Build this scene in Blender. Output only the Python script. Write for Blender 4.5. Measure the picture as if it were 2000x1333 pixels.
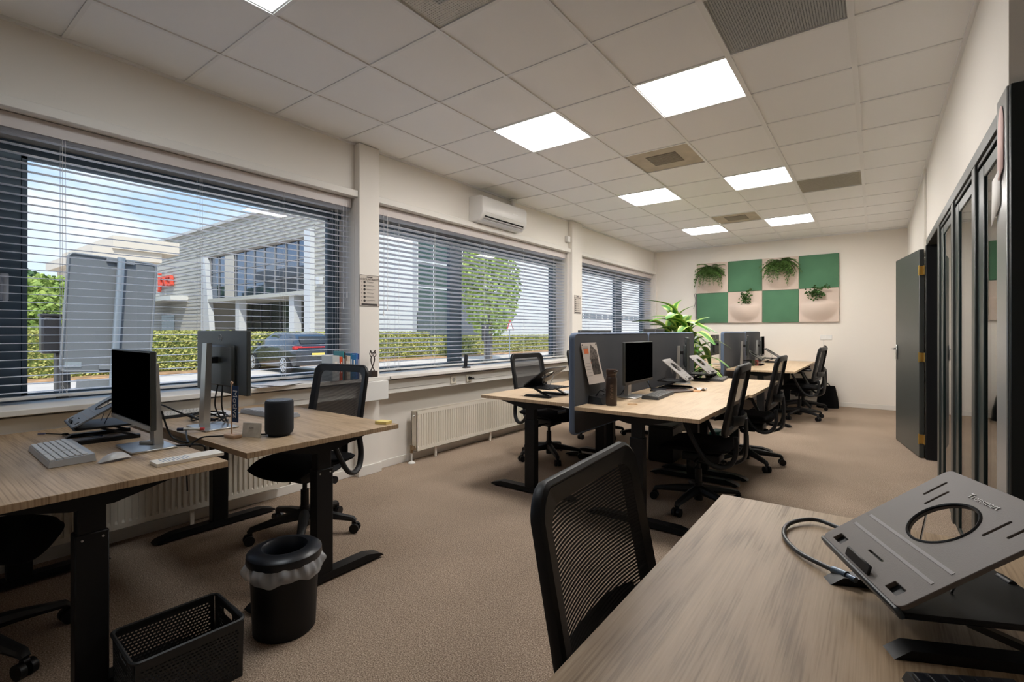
import bpy, bmesh, math, random
from mathutils import Vector, Matrix
random.seed(7)
PI = math.pi
S = bpy.context.scene
COL = S.collection
for o in list(bpy.data.objects): bpy.data.objects.remove(o)

# ------------------------------------------------------------ camera, world, sun, exposure
cam = bpy.data.cameras.new('camera'); camo = bpy.data.objects.new('camera', cam); COL.objects.link(camo)
cam.sensor_fit = 'HORIZONTAL'; cam.sensor_width = 36.0
cam.lens = 954.0 / 2000 * 36
cam.shift_y = (648 - 666.5) / 2000.0
cam.clip_start = 0.02; cam.clip_end = 500
camo.location = (0, 0, 1.255)
camo.rotation_euler = (PI / 2, 0, 0.6385)
S.camera = camo

W = bpy.data.worlds.new('sky'); S.world = W; W.use_nodes = True
nt = W.node_tree; nt.nodes.clear()
def N(t, kind, **kw):
    n = t.nodes.new(kind)
    for k, v in kw.items(): setattr(n, k, v)
    return n
tc = N(nt, 'ShaderNodeTexCoord'); sep = N(nt, 'ShaderNodeSeparateXYZ')
nt.links.new(tc.outputs['Generated'], sep.inputs[0])
r1 = N(nt, 'ShaderNodeValToRGB'); nt.links.new(sep.outputs['Z'], r1.inputs[0])
r1.color_ramp.elements[0].position = 0.0; r1.color_ramp.elements[0].color = (0.70, 0.80, 0.93, 1)
r1.color_ramp.elements[1].position = 0.42; r1.color_ramp.elements[1].color = (0.20, 0.44, 0.85, 1)
ns = N(nt, 'ShaderNodeTexNoise'); ns.inputs['Scale'].default_value = 3.2; ns.inputs['Detail'].default_value = 6; ns.inputs['Roughness'].default_value = .55
mp = N(nt, 'ShaderNodeMapping'); mp.inputs['Scale'].default_value = (1, 1, 2.2); mp.inputs['Location'].default_value = (.6, .2, 0)
nt.links.new(tc.outputs['Generated'], mp.inputs[0]); nt.links.new(mp.outputs[0], ns.inputs['Vector'])
r2 = N(nt, 'ShaderNodeValToRGB'); nt.links.new(ns.outputs['Fac'], r2.inputs[0])
r2.color_ramp.elements[0].position = .47; r2.color_ramp.elements[0].color = (0, 0, 0, 1)
r2.color_ramp.elements[1].position = .62; r2.color_ramp.elements[1].color = (1, 1, 1, 1)
mx = N(nt, 'ShaderNodeMixRGB'); nt.links.new(r2.outputs[0], mx.inputs[0]); nt.links.new(r1.outputs[0], mx.inputs[1]); mx.inputs[2].default_value = (.86, .89, .95, 1)
bg = N(nt, 'ShaderNodeBackground'); nt.links.new(mx.outputs[0], bg.inputs[0]); bg.inputs[1].default_value = .70
wo = N(nt, 'ShaderNodeOutputWorld'); nt.links.new(bg.outputs[0], wo.inputs[0])

sd = bpy.data.lights.new('sun', 'SUN'); sd.energy = 2.0; sd.angle = .02; sd.color = (1, .93, .82)
so = bpy.data.objects.new('sun', sd); COL.objects.link(so)
so.rotation_euler = Vector((-.62, .36, -.85)).to_track_quat('-Z', 'Y').to_euler()
PANEL = 15.0     # emission of the ceiling light panels

S.view_settings.view_transform = 'Standard'; S.view_settings.look = 'None'
S.view_settings.exposure = 1.06; S.view_settings.gamma = 1.0; S.view_settings.use_curve_mapping = False
S.cycles.max_bounces = 8; S.cycles.diffuse_bounces = 5; S.cycles.transparent_max_bounces = 16
S.cycles.caustics_reflective = False; S.cycles.caustics_refractive = False
S.cycles.use_denoising = True; S.cycles.sample_clamp_indirect = 6

# ------------------------------------------------------------ materials
MATS = {}
def mat(name, color, rough=.5, metal=0, bump=0, bscale=200, var=0, vscale=20, spec=.5, emis=0, coat=0, sss=0):
    if name in MATS: return MATS[name]
    m = bpy.data.materials.new(name); m.use_nodes = True; t = m.node_tree
    b = t.nodes['Principled BSDF']
    b.inputs['Base Color'].default_value = (*color, 1); b.inputs['Roughness'].default_value = rough
    b.inputs['Metallic'].default_value = metal; b.inputs['Specular IOR Level'].default_value = spec
    if coat: b.inputs['Coat Weight'].default_value = coat
    if emis:
        b.inputs['Emission Color'].default_value = (*color, 1); b.inputs['Emission Strength'].default_value = emis
    if var or bump:
        tc = N(t, 'ShaderNodeTexCoord')
    if var:
        n = N(t, 'ShaderNodeTexNoise'); n.inputs['Scale'].default_value = vscale; n.inputs['Detail'].default_value = 3
        t.links.new(tc.outputs['Object'], n.inputs['Vector'])
        r = N(t, 'ShaderNodeValToRGB')
        r.color_ramp.elements[0].position = .3; r.color_ramp.elements[1].position = .7
        r.color_ramp.elements[0].color = (*[max(0, c * (1 - var)) for c in color], 1)
        r.color_ramp.elements[1].color = (*[min(1, c * (1 + var)) for c in color], 1)
        t.links.new(n.outputs['Fac'], r.inputs[0]); t.links.new(r.outputs[0], b.inputs['Base Color'])
    if bump:
        n = N(t, 'ShaderNodeTexNoise'); n.inputs['Scale'].default_value = bscale
        t.links.new(tc.outputs['Object'], n.inputs['Vector'])
        bp = N(t, 'ShaderNodeBump'); bp.inputs['Strength'].default_value = bump; bp.inputs['Distance'].default_value = .002
        t.links.new(n.outputs['Fac'], bp.inputs['Height']); t.links.new(bp.outputs[0], b.inputs['Normal'])
    MATS[name] = m; return m

def glass_mat(name, tint=(.9, .95, .95), ior=1.45):
    m = bpy.data.materials.new(name); m.use_nodes = True; t = m.node_tree; t.nodes.clear()
    g = N(t, 'ShaderNodeBsdfGlossy'); g.inputs['Roughness'].default_value = .01
    tr = N(t, 'ShaderNodeBsdfTransparent'); tr.inputs[0].default_value = (*tint, 1)
    lw = N(t, 'ShaderNodeLayerWeight'); lw.inputs[0].default_value = .5     # Schlick: F0 + (1-F0)(1-cos)^5, the same from both sides
    p5 = N(t, 'ShaderNodeMath', operation='POWER'); p5.inputs[1].default_value = 5.0; t.links.new(lw.outputs['Facing'], p5.inputs[0])
    f = N(t, 'ShaderNodeMath', operation='MULTIPLY_ADD'); f0 = ((ior - 1) / (ior + 1)) ** 2; f.inputs[1].default_value = 1 - f0; f.inputs[2].default_value = f0; t.links.new(p5.outputs[0], f.inputs[0])
    mxs = N(t, 'ShaderNodeMixShader'); o = N(t, 'ShaderNodeOutputMaterial')
    t.links.new(f.outputs[0], mxs.inputs[0]); t.links.new(tr.outputs[0], mxs.inputs[1]); t.links.new(g.outputs[0], mxs.inputs[2]); t.links.new(mxs.outputs[0], o.inputs[0])
    MATS[name] = m; return m

def wood_mat(name, c1, c2, c3, rough=.42):
    m = bpy.data.materials.new(name); m.use_nodes = True; t = m.node_tree; b = t.nodes['Principled BSDF']
    L = t.links.new
    tc = N(t, 'ShaderNodeTexCoord'); oi = N(t, 'ShaderNodeObjectInfo')
    add = N(t, 'ShaderNodeVectorMath', operation='ADD'); sc = N(t, 'ShaderNodeVectorMath', operation='SCALE'); sc.inputs['Scale'].default_value = 7.0
    cx = N(t, 'ShaderNodeCombineXYZ'); L(oi.outputs['Random'], cx.inputs[0]); L(oi.outputs['Random'], cx.inputs[1])
    L(cx.outputs[0], sc.inputs[0]); L(tc.outputs['Object'], add.inputs[0]); L(sc.outputs[0], add.inputs[1])
    def noise(scale, detail, mscale, rough=.5, dist=0):
        mp = N(t, 'ShaderNodeMapping'); mp.inputs['Scale'].default_value = mscale; L(add.outputs[0], mp.inputs[0])
        n = N(t, 'ShaderNodeTexNoise'); n.inputs['Scale'].default_value = scale; n.inputs['Detail'].default_value = detail
        n.inputs['Roughness'].default_value = rough; n.inputs['Distortion'].default_value = dist; L(mp.outputs[0], n.inputs['Vector']); return n
    def math_(op, a, bv):
        n = N(t, 'ShaderNodeMath', operation=op)
        for i, x in enumerate((a, bv)):
            if isinstance(x, (int, float)): n.inputs[i].default_value = x
            else: L(x, n.inputs[i])
        return n.outputs[0]
    broad = noise(1.0, 2, (.55, 3.4, 1))            # slow figure of the plank
    rings = math_('SINE', math_('MULTIPLY', broad.outputs['Fac'], 75.0), 0)
    rings = math_('MULTIPLY', math_('ADD', rings, 1.0), .5)
    fine = noise(1.0, 4, (6, 260, 1), .6)
    mid = noise(1.0, 3, (2.0, 28, 1), .6)
    blot = noise(1.0, 2, (1.5, 3.5, 1))
    v = math_('ADD', math_('MULTIPLY', rings, .10), math_('MULTIPLY', fine.outputs['Fac'], .46))
    v = math_('ADD', v, math_('MULTIPLY', mid.outputs['Fac'], .36)); v = math_('ADD', v, math_('MULTIPLY', blot.outputs['Fac'], .14))
    r = N(t, 'ShaderNodeValToRGB'); L(v, r.inputs[0]); e = r.color_ramp.elements
    e[0].position = .36; e[0].color = (*c3, 1); e[1].position = .68; e[1].color = (*c1, 1)
    x = e.new(.50); x.color = (*c2, 1)
    mpw = N(t, 'ShaderNodeMapping'); mpw.inputs['Scale'].default_value = (.9, 7.5, 1); L(add.outputs[0], mpw.inputs[0])
    wv = N(t, 'ShaderNodeTexWave', wave_type='RINGS'); wv.inputs['Scale'].default_value = 2.6; wv.inputs['Distortion'].default_value = 5.0; wv.inputs['Detail'].default_value = 3; wv.inputs['Detail Scale'].default_value = .8; L(mpw.outputs[0], wv.inputs['Vector'])
    rw = N(t, 'ShaderNodeValToRGB'); L(wv.outputs['Fac'], rw.inputs[0]); rw.color_ramp.elements[0].position = 0; rw.color_ramp.elements[0].color = (.74, .70, .66, 1); rw.color_ramp.elements[1].position = .30; rw.color_ramp.elements[1].color = (1, 1, 1, 1)
    msk = N(t, 'ShaderNodeValToRGB'); L(blot.outputs['Fac'], msk.inputs[0]); msk.color_ramp.elements[0].position = .42; msk.color_ramp.elements[1].position = .62
    fig = N(t, 'ShaderNodeMixRGB', blend_type='MULTIPLY'); L(msk.outputs[0], fig.inputs[0]); L(r.outputs[0], fig.inputs[1]); L(rw.outputs[0], fig.inputs[2])
    crack = noise(1.0, 5, (.9, 11, 1), .6, .6)
    rc = N(t, 'ShaderNodeValToRGB'); L(crack.outputs['Fac'], rc.inputs[0])
    k = rc.color_ramp.elements; k[0].position = .26; k[0].color = (.36, .33, .31, 1); k[1].position = .31; k[1].color = (1, 1, 1, 1)
    mu = N(t, 'ShaderNodeMixRGB', blend_type='MULTIPLY'); mu.inputs[0].default_value = .8
    L(fig.outputs[0], mu.inputs[1]); L(rc.outputs[0], mu.inputs[2]); L(mu.outputs[0], b.inputs['Base Color'])
    bp = N(t, 'ShaderNodeBump'); bp.inputs['Strength'].default_value = .25; bp.inputs['Distance'].default_value = .001
    L(fine.outputs['Fac'], bp.inputs['Height']); L(bp.outputs[0], b.inputs['Normal'])
    b.inputs['Roughness'].default_value = rough; b.inputs['Specular IOR Level'].default_value = .38
    MATS[name] = m; return m

def carpet_mat():
    m = bpy.data.materials.new('carpet'); m.use_nodes = True; t = m.node_tree; b = t.nodes['Principled BSDF']; L = t.links.new
    tc = N(t, 'ShaderNodeTexCoord')
    n = N(t, 'ShaderNodeTexNoise'); n.inputs['Scale'].default_value = 190; n.inputs['Detail'].default_value = 3; n.inputs['Roughness'].default_value = .75
    L(tc.outputs['Object'], n.inputs['Vector'])
    r = N(t, 'ShaderNodeValToRGB'); L(n.outputs['Fac'], r.inputs[0]); e = r.color_ramp.elements
    e[0].position = .34; e[0].color = (.13, .092, .068, 1); e[1].position = .66; e[1].color = (.72, .58, .46, 1)
    x = e.new(.5); x.color = (.36, .27, .20, 1)
    n2 = N(t, 'ShaderNodeTexNoise'); n2.inputs['Scale'].default_value = 1.6; n2.inputs['Detail'].default_value = 4; L(tc.outputs['Object'], n2.inputs['Vector'])
    r2 = N(t, 'ShaderNodeValToRGB'); L(n2.outputs['Fac'], r2.inputs[0]); r2.color_ramp.elements[0].color = (.8, .8, .8, 1); r2.color_ramp.elements[0].position = .35; r2.color_ramp.elements[1].position = .6
    mu = N(t, 'ShaderNodeMixRGB', blend_type='MULTIPLY'); mu.inputs[0].default_value = .6; L(r.outputs[0], mu.inputs[1]); L(r2.outputs[0], mu.inputs[2])
    L(mu.outputs[0], b.inputs['Base Color']); b.inputs['Roughness'].default_value = 1; b.inputs['Specular IOR Level'].default_value = .1
    bp = N(t, 'ShaderNodeBump'); bp.inputs['Strength'].default_value = .8; bp.inputs['Distance'].default_value = .004; L(n.outputs['Fac'], bp.inputs['Height']); L(bp.outputs[0], b.inputs['Normal'])
    MATS['carpet'] = m; return m

def weave_mat(name, color, period, axis='Z', cover=.55, rough=.8, sscale=None):
    """woven mesh: fine open bands between threads, real holes in the cloth"""
    m = bpy.data.materials.new(name); m.use_nodes = True; t = m.node_tree; b = t.nodes['Principled BSDF']; L = t.links.new
    b.inputs['Base Color'].default_value = (*color, 1); b.inputs['Roughness'].default_value = rough
    tc = N(t, 'ShaderNodeTexCoord'); sp = N(t, 'ShaderNodeSeparateXYZ'); L(tc.outputs['Object'], sp.inputs[0])
    def band(sock, per, cov):
        a = N(t, 'ShaderNodeMath', operation='MULTIPLY'); L(sock, a.inputs[0]); a.inputs[1].default_value = 1 / per
        f = N(t, 'ShaderNodeMath', operation='FRACT'); L(a.outputs[0], f.inputs[0])
        g = N(t, 'ShaderNodeMath', operation='LESS_THAN'); L(f.outputs[0], g.inputs[0]); g.inputs[1].default_value = cov; return g.outputs[0]
    h = band(sp.outputs['Z'], period, cover); v = band(sp.outputs['X'], period * .45, .42)
    mx_ = N(t, 'ShaderNodeMath', operation='MAXIMUM'); L(h, mx_.inputs[0]); L(v, mx_.inputs[1])
    L(mx_.outputs[0], b.inputs['Alpha']); MATS[name] = m; return m

white_wall = mat('wall_paint', (.83, .79, .73), .85, bump=.15, bscale=120)
end_paint = mat('end_wall_paint', (.84, .79, .72), .85, bump=.15, bscale=120)
trim_paint = mat('trim_paint', (.78, .75, .70), .5)
tile_m = mat('ceiling_tile', (.86, .86, .855), .9, bump=.25, bscale=350)
grid_m = mat('ceiling_grid', (.80, .80, .79), .45)
carpet_m = carpet_mat()
oak = wood_mat('oak_laminate', (.57, .42, .275), (.46, .33, .205), (.25, .165, .095), .46)
pale_oak = wood_mat('pale_oak_laminate', (.68, .52, .35), (.61, .455, .295), (.50, .355, .225), .4)
black_metal = mat('black_powder_coat', (.005, .0055, .0065), .45, bump=.1, bscale=600, spec=.3)
black_plastic = mat('black_plastic', (.007, .007, .008), .42, spec=.3)
grey_black = mat('charcoal_plastic', (.013, .013, .014), .5, spec=.35)
seat_fabric = mat('black_fabric', (.005, .005, .006), .95, bump=.5, bscale=900, spec=.15)
mesh_fab = weave_mat('chair_mesh', (.006, .006, .0065), .0078, cover=.62)
mesh_far = weave_mat('chair_mesh_fine', (.022, .022, .024), .004, cover=.62)
silver = mat('brushed_silver', (.55, .55, .54), .32, metal=.85)
chrome = mat('chrome', (.75, .75, .76), .15, metal=1)
brass = mat('brass', (.62, .42, .13), .3, metal=.9)
screen_m = mat('dark_screen', (.0004, .0004, .0005), .6, spec=.0)
blind_m = mat('blind_slat', (.78, .79, .84), .4)
frame_m = mat('window_frame_slate', (.065, .098, .125), .5)
door_m = mat('door_charcoal', (.055, .060, .056), .38)
dark_green = mat('dark_green_frame', (.010, .022, .022), .35)
div_m = mat('divider_felt', (.070, .074, .084), .95, bump=.6, bscale=500, var=.12, vscale=300)
div_edge = mat('divider_piping', (.13, .17, .25), .9)
glass_w = glass_mat('window_glass', (.94, .96, .96), 1.33)
glass_p = glass_mat('partition_glass', (.80, .84, .82), 1.6)
white_pl = mat('white_plastic', (.80, .79, .76), .4)
rad_m = mat('radiator_enamel', (.76, .70, .60), .4)

# ------------------------------------------------------------ mesh building
class MB:
    def __init__(s): s.bm = bmesh.new(); s.mi = 0
    def _tag(s, faces):
        for f in faces: f.material_index = s.mi
    def box(s, c, d, rot=None, bev=0, seg=1):
        M = Matrix.Translation(c) @ (rot.to_4x4() if rot is not None else Matrix()) @ Matrix.Diagonal((*d, 1))
        g = bmesh.ops.create_cube(s.bm, size=1, matrix=M)
        fs = set(f for v in g['verts'] for f in v.link_faces)
        if bev:
            es = list(set(e for v in g['verts'] for e in v.link_edges))
            r = bmesh.ops.bevel(s.bm, geom=es, offset=bev, segments=seg, profile=.5, affect='EDGES')
            fs = set(f for f in fs if f.is_valid) | set(r['faces'])
        s._tag(fs); return s
    def span(s, a, b, bev=0):
        return s.box([(a[i] + b[i]) / 2 for i in range(3)], [abs(b[i] - a[i]) for i in range(3)], bev=bev)
    def ring(s, c, ax, up, rx, ry, n, ph=0):
        sd_ = ax.cross(up); return [s.bm.verts.new(c + up * (ry * math.cos(2 * PI * k / n + ph)) + sd_ * (rx * math.sin(2 * PI * k / n + ph))) for k in range(n)]
    def tube(s, pts, r, n=8, ry=None, closed=False, up0=None, square=False):
        P = [Vector(p) for p in pts]; m = len(P); rings = []
        up = Vector(up0) if up0 else None
        for i, p in enumerate(P):
            a = P[(i + 1) % m] if (closed or i < m - 1) else P[i]; b = P[i - 1] if (closed or i > 0) else P[0]
            d = (a - b).normalized()
            if up is None: up = Vector((0, 0, 1)) if abs(d.z) < .9 else Vector((0, 1, 0))
            u = up - d * up.dot(d)
            if u.length < 1e-4: u = Vector((1, 0, 0)) - d * d.x
            u.normalize()
            if not up0: up = u
            rr = r[i] if isinstance(r, (list, tuple)) else r
            ryy = (ry[i] if isinstance(ry, (list, tuple)) else ry) if ry else rr
            rings.append(s.ring(p, d, u, rr, ryy, n, PI / 4 if square else 0))
        fs = []
        for i in range(m if closed else m - 1):
            A, B = rings[i], rings[(i + 1) % m]
            for k in range(n): fs.append(s.bm.faces.new((A[k], A[(k + 1) % n], B[(k + 1) % n], B[k])))
        if not closed: fs.append(s.bm.faces.new(list(reversed(rings[0])))); fs.append(s.bm.faces.new(rings[-1]))
        s._tag(fs); return s
    def cyl(s, a, b, r, n=16, r2=None):
        return s.tube([a, b], [r, r2 if r2 is not None else r], n)
    def lathe(s, prof, n=32, c=(0, 0, 0), cap=True, sx=1, sy=1):
        R = []
        for (r, z) in prof:
            R.append([s.bm.verts.new((c[0] + sx * r * math.cos(2 * PI * k / n), c[1] + sy * r * math.sin(2 * PI * k / n), c[2] + z)) for k in range(n)])
        fs = []
        for A, B in zip(R, R[1:]):
            for k in range(n): fs.append(s.bm.faces.new((A[k], A[(k + 1) % n], B[(k + 1) % n], B[k])))
        if cap:
            if prof[0][0] > 1e-5: fs.append(s.bm.faces.new(list(reversed(R[0]))))
            if prof[-1][0] > 1e-5: fs.append(s.bm.faces.new(R[-1]))
        s._tag(fs); return s
    def faces(s, vs, fs):
        V = [s.bm.verts.new(v) for v in vs]; out = []
        for f in fs:
            try: out.append(s.bm.faces.new([V[i] for i in f]))
            except ValueError: pass
        s._tag(out); return s
    def sheet(s, fn, nu, nv, th=0):
        """surface fn(u,v)->(p) with optional thickness along fn's second return"""
        vs = []; fs = []
        for side in ((0, 1) if th else (0,)):
            for j in range(nv + 1):
                for i in range(nu + 1):
                    p = fn(i / nu, j / nv); p = Vector(p)
                    if th:
                        e = 1e-3
                        du = Vector(fn(min(1, i / nu + e), j / nv)) - Vector(fn(max(0, i / nu - e), j / nv)); dv = Vector(fn(i / nu, min(1, j / nv + e))) - Vector(fn(i / nu, max(0, j / nv - e)))
                        nn = du.cross(dv); nn = nn.normalized() if nn.length > 1e-12 else Vector((0, 0, 1))
                        p = p + nn * (th / 2 if side else -th / 2)
                    vs.append(p)
        w = nu + 1; K = w * (nv + 1)
        for side in ((0, 1) if th else (0,)):
            for j in range(nv):
                for i in range(nu):
                    q = [side * K + j * w + i, side * K + j * w + i + 1, side * K + (j + 1) * w + i + 1, side * K + (j + 1) * w + i]
                    fs.append(q if side or not th else q[::-1])
        if th:
            bd = [i for i in range(w)] + [j * w + nu for j in range(1, nv + 1)] + [nv * w + i for i in range(nu - 1, -1, -1)] + [j * w for j in range(nv - 1, 0, -1)]
            for a, b in zip(bd, bd[1:] + bd[:1]): fs.append((a, b, K + b, K + a))
        return s.faces(vs, fs)
    def mesh(s, name, mats, smooth=True, ang=40):
        bmesh.ops.recalc_face_normals(s.bm, faces=s.bm.faces[:])
        me = bpy.data.meshes.new(name); s.bm.to_mesh(me); s.bm.free()
        for m in (mats if isinstance(mats, (list, tuple)) else [mats]): me.materials.append(m)
        if smooth:
            me.polygons.foreach_set('use_smooth', [True] * len(me.polygons)); me.set_sharp_from_angle(angle=math.radians(ang))
        return me
    def build(s, name, mats, parent=None, loc=None, rot=None, smooth=True, ang=40):
        return link(name, s.mesh(name, mats, smooth, ang), parent, loc, rot)

def link(name, me, parent=None, loc=None, rot=None):
    o = bpy.data.objects.new(name, me); COL.objects.link(o)
    if parent is not None: o.parent = parent
    if loc is not None: o.location = loc
    if rot is not None: o.rotation_euler = rot if isinstance(rot, (tuple, list)) else (0, 0, rot)
    return o
def tag(o, label=None, cat=None, group=None, kind=None):
    if label: o['label'] = label
    if cat: o['category'] = cat
    if group: o['group'] = group
    if kind: o['kind'] = kind
    return o
def empty(name, loc=(0, 0, 0), rz=0, label=None, cat=None, group=None, kind=None):
    o = bpy.data.objects.new(name, None); COL.objects.link(o); o.empty_display_size = .05
    o.location = loc; o.rotation_euler = (0, 0, rz); return tag(o, label, cat, group, kind)
def kids(o): return [c for c in bpy.data.objects if c.parent == o]
CH = {}
def copy_tree(o, parent=None, loc=None, rz=None, label=None, cat=None):
    c = o.copy(); COL.objects.link(c)
    if parent is not None: c.parent = parent
    for ch in kids(o): copy_tree(ch, c)
    if loc is not None: c.location = loc
    if rz is not None: c.rotation_euler = (0, 0, rz)
    if label: c['label'] = label
    return c
def structure(o, label=None): o['kind'] = 'structure'; 
def curve_mesh(name, outer, holes, th, mats, bev=0, smooth=False):
    """flat plate (outline with holes) of given thickness in local XY, centred on z=0"""
    cu = bpy.data.curves.new('c', 'CURVE'); cu.dimensions = '2D'; cu.fill_mode = 'BOTH'; cu.extrude = th / 2 - bev; cu.bevel_depth = bev
    for lp in [outer] + holes:
        sp = cu.splines.new('POLY'); sp.points.add(len(lp) - 1); sp.use_cyclic_u = True
        for i, p in enumerate(lp): sp.points[i].co = (p[0], p[1], 0, 1)
    ob = bpy.data.objects.new('c', cu); COL.objects.link(ob)
    dg = bpy.context.evaluated_depsgraph_get(); me = bpy.data.meshes.new_from_object(ob.evaluated_get(dg)); me.name = name
    bpy.data.objects.remove(ob); bpy.data.curves.remove(cu)
    me.materials.clear()
    for m in (mats if isinstance(mats, (list, tuple)) else [mats]): me.materials.append(m)
    return me
def text_mesh(txt, size, m, th=.001, align='CENTER'):
    cu = bpy.data.curves.new('t', 'FONT'); cu.body = txt; cu.size = size; cu.extrude = th / 2; cu.align_x = align; cu.align_y = 'CENTER'; cu.resolution_u = 3
    ob = bpy.data.objects.new('t', cu); COL.objects.link(ob)
    dg = bpy.context.evaluated_depsgraph_get(); me = bpy.data.meshes.new_from_object(ob.evaluated_get(dg)); me.name = 'lettering'
    bpy.data.objects.remove(ob); bpy.data.curves.remove(cu); me.materials.clear(); me.materials.append(m); return me
def rrect(w, h, r, n=5, cx=0, cy=0):
    out = []
    for (sx, sy, a0) in ((1, 1, 0), (-1, 1, PI / 2), (-1, -1, PI), (1, -1, 1.5 * PI)):
        for k in range(n + 1):
            a = a0 + PI / 2 * k / n; out.append((cx + sx * (w / 2 - r) + r * math.cos(a), cy + sy * (h / 2 - r) + r * math.sin(a)))
    return out
def circ(r, n=32, cx=0, cy=0, sy=1): return [(cx + r * math.cos(2 * PI * k / n), cy + sy * r * math.sin(2 * PI * k / n)) for k in range(n)]
def spline(pts, n=8):
    P = [Vector(p) for p in pts]; out = []
    for i in range(len(P) - 1):
        a = P[max(0, i - 1)]; b = P[i]; c = P[i + 1]; d = P[min(len(P) - 1, i + 2)]
        for k in range(n):
            t = k / n; out.append(.5 * ((2 * b) + (c - a) * t + (2 * a - 5 * b + 4 * c - d) * t * t + (3 * b - a - 3 * c + d) * t ** 3))
    out.append(P[-1]); return out

# ------------------------------------------------------------ room shell
WX = -3.64; RX = .415; EY = 9.85; BY = -2.6; CZ = 2.89; RXB = 2.2; CORY = 2.65
fl = MB().span((WX - .25, BY - .2, -.12), (RXB + 4, EY + .2, 0)).build('floor', carpet_m); structure(fl)
# ceiling: grid with lay-in tiles
ceil = MB().span((WX - .3, BY - .2, CZ + .03), (RXB + .1, EY + .2, CZ + .15)).build('ceiling', tile_m); structure(ceil)
GX = [WX] + [-3.098 + .6 * i for i in range(6)]           # grid lines across
GXr = [GX[-1], RX]
GY = [1.295 + .6 * j for j in range(-6, 15)]
LIGHTS = {(2, 3), (4, 3), (2, 7), (4, 7), (2, 11), (4, 11), (2, -1)}
VENTS = {(3, 0): 'diffuser', (5, 2): 'grille', (3, 5): 'beige', (3, 10): 'beige', (5, 8): 'beige_plain'}
gb = MB()
def gx(i): return -3.698 + .6 * i
def gy(j): return 1.295 + .6 * j
XS = [WX] + [gx(i) for i in range(1, 7)] + [RX]
tile_cache = {}
def tile_mesh(w, d, m=None):
    k = (round(w, 3), round(d, 3), m.name if m else '')
    if k not in tile_cache:
        tile_cache[k] = MB().box((0, 0, 0), (w - .016, d - .016, .016), bev=.003).mesh('ceiling_tile', m or tile_m)
    return tile_cache[k]
cells = []
for j in range(-7, 15):
    y0 = max(BY, gy(j)); y1 = min(EY, gy(j + 1))
    if y1 - y0 < .03: continue
    xs = list(XS)
    if y0 < CORY - .1: xs = xs[:-1] + [gx(7), gx(8), gx(9), RXB]
    for i in range(len(xs) - 1):
        key = (i, j)
        if key in LIGHTS or (key in VENTS): continue
        cells.append(((xs[i] + xs[i + 1]) / 2, (y0 + y1) / 2, xs[i + 1] - xs[i], y1 - y0))
for (cx, cy, w, d) in cells:
    link('ceiling_tile', tile_mesh(w, d), ceil, (cx, cy, CZ + .012 + random.uniform(-.001, .001)))
for i in range(1, 7):
    wd = .03 if i in (5, 6) else .022
    MB().box((gx(i), (BY + EY) / 2, CZ + .002), (wd, EY - BY, .012)).build('grid_bar', grid_m, ceil)
for i in range(7, 10): MB().box((gx(i), (BY + CORY) / 2, CZ + .002), (.022, CORY - BY, .012)).build('grid_bar', grid_m, ceil)
for j in range(-6, 15):
    x1 = RXB if gy(j) < CORY else RX
    MB().box(((WX + x1) / 2, gy(j), CZ + .003), (x1 - WX, .02, .010)).build('grid_bar', grid_m, ceil)
tr = MB().span((WX, BY, CZ - .012), (WX + .02, EY, CZ + .004)).span((RX - .02, CORY, CZ - .012), (RX, EY, CZ + .004)).span((WX, EY - .02, CZ - .012), (RX, EY, CZ + .004)).build('trim_1', grid_m); structure(tr)
# ceiling light panels
lit = mat('lit_diffuser', (1.0, .965, .93), .5, emis=PANEL)
names = {(2, 3): 'square lit ceiling panel nearest the air conditioner', (4, 3): 'largest lit ceiling panel, beside the grey perforated grille', (2, 7): 'lit ceiling panel second from the air conditioner, in the row nearer the windows',
         (4, 7): 'lit ceiling panel halfway down the room, in the row nearer the door', (2, 11): 'farthest lit ceiling panel on the window side', (4, 11): 'farthest lit ceiling panel on the door side, above the green wall squares',
         (2, -1): 'lit ceiling panel cut off by the top edge above the left window', (4, -1): 'lit ceiling panel above the foreground desk', (2, -5): 'lit ceiling panel behind the camera on the window side', (4, -5): 'lit ceiling panel behind the camera on the door side'}
lf = MB(); 
for (a, b, c, d) in ((-.29, 0, .02, .6), (.29, 0, .02, .6), (0, -.29, .56, .02), (0, .29, .56, .02)): lf.box((a, b, 0), (c, d, .012))
lfm = lf.mesh('frame', grid_m); ldm = MB().box((0, 0, .004), (.56, .56, .006)).mesh('diffuser', lit); ldm2 = MB().box((0, 0, .004), (.56, .56, .006)).mesh('diffuser', mat('lit_diffuser_cool', (.90, .96, 1.0), .5, emis=PANEL * .4))
for (i, j) in sorted(LIGHTS):
    e = empty('ceiling_light', ((gx(i) + gx(i + 1)) / 2, (gy(j) + gy(j + 1)) / 2, CZ + .008), 0, names[(i, j)], 'ceiling light', 'lit square panels in the tiled ceiling')
    link('frame', lfm, e); link('diffuser', ldm2 if (i, j) == (2, -1) else ldm, e)
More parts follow.
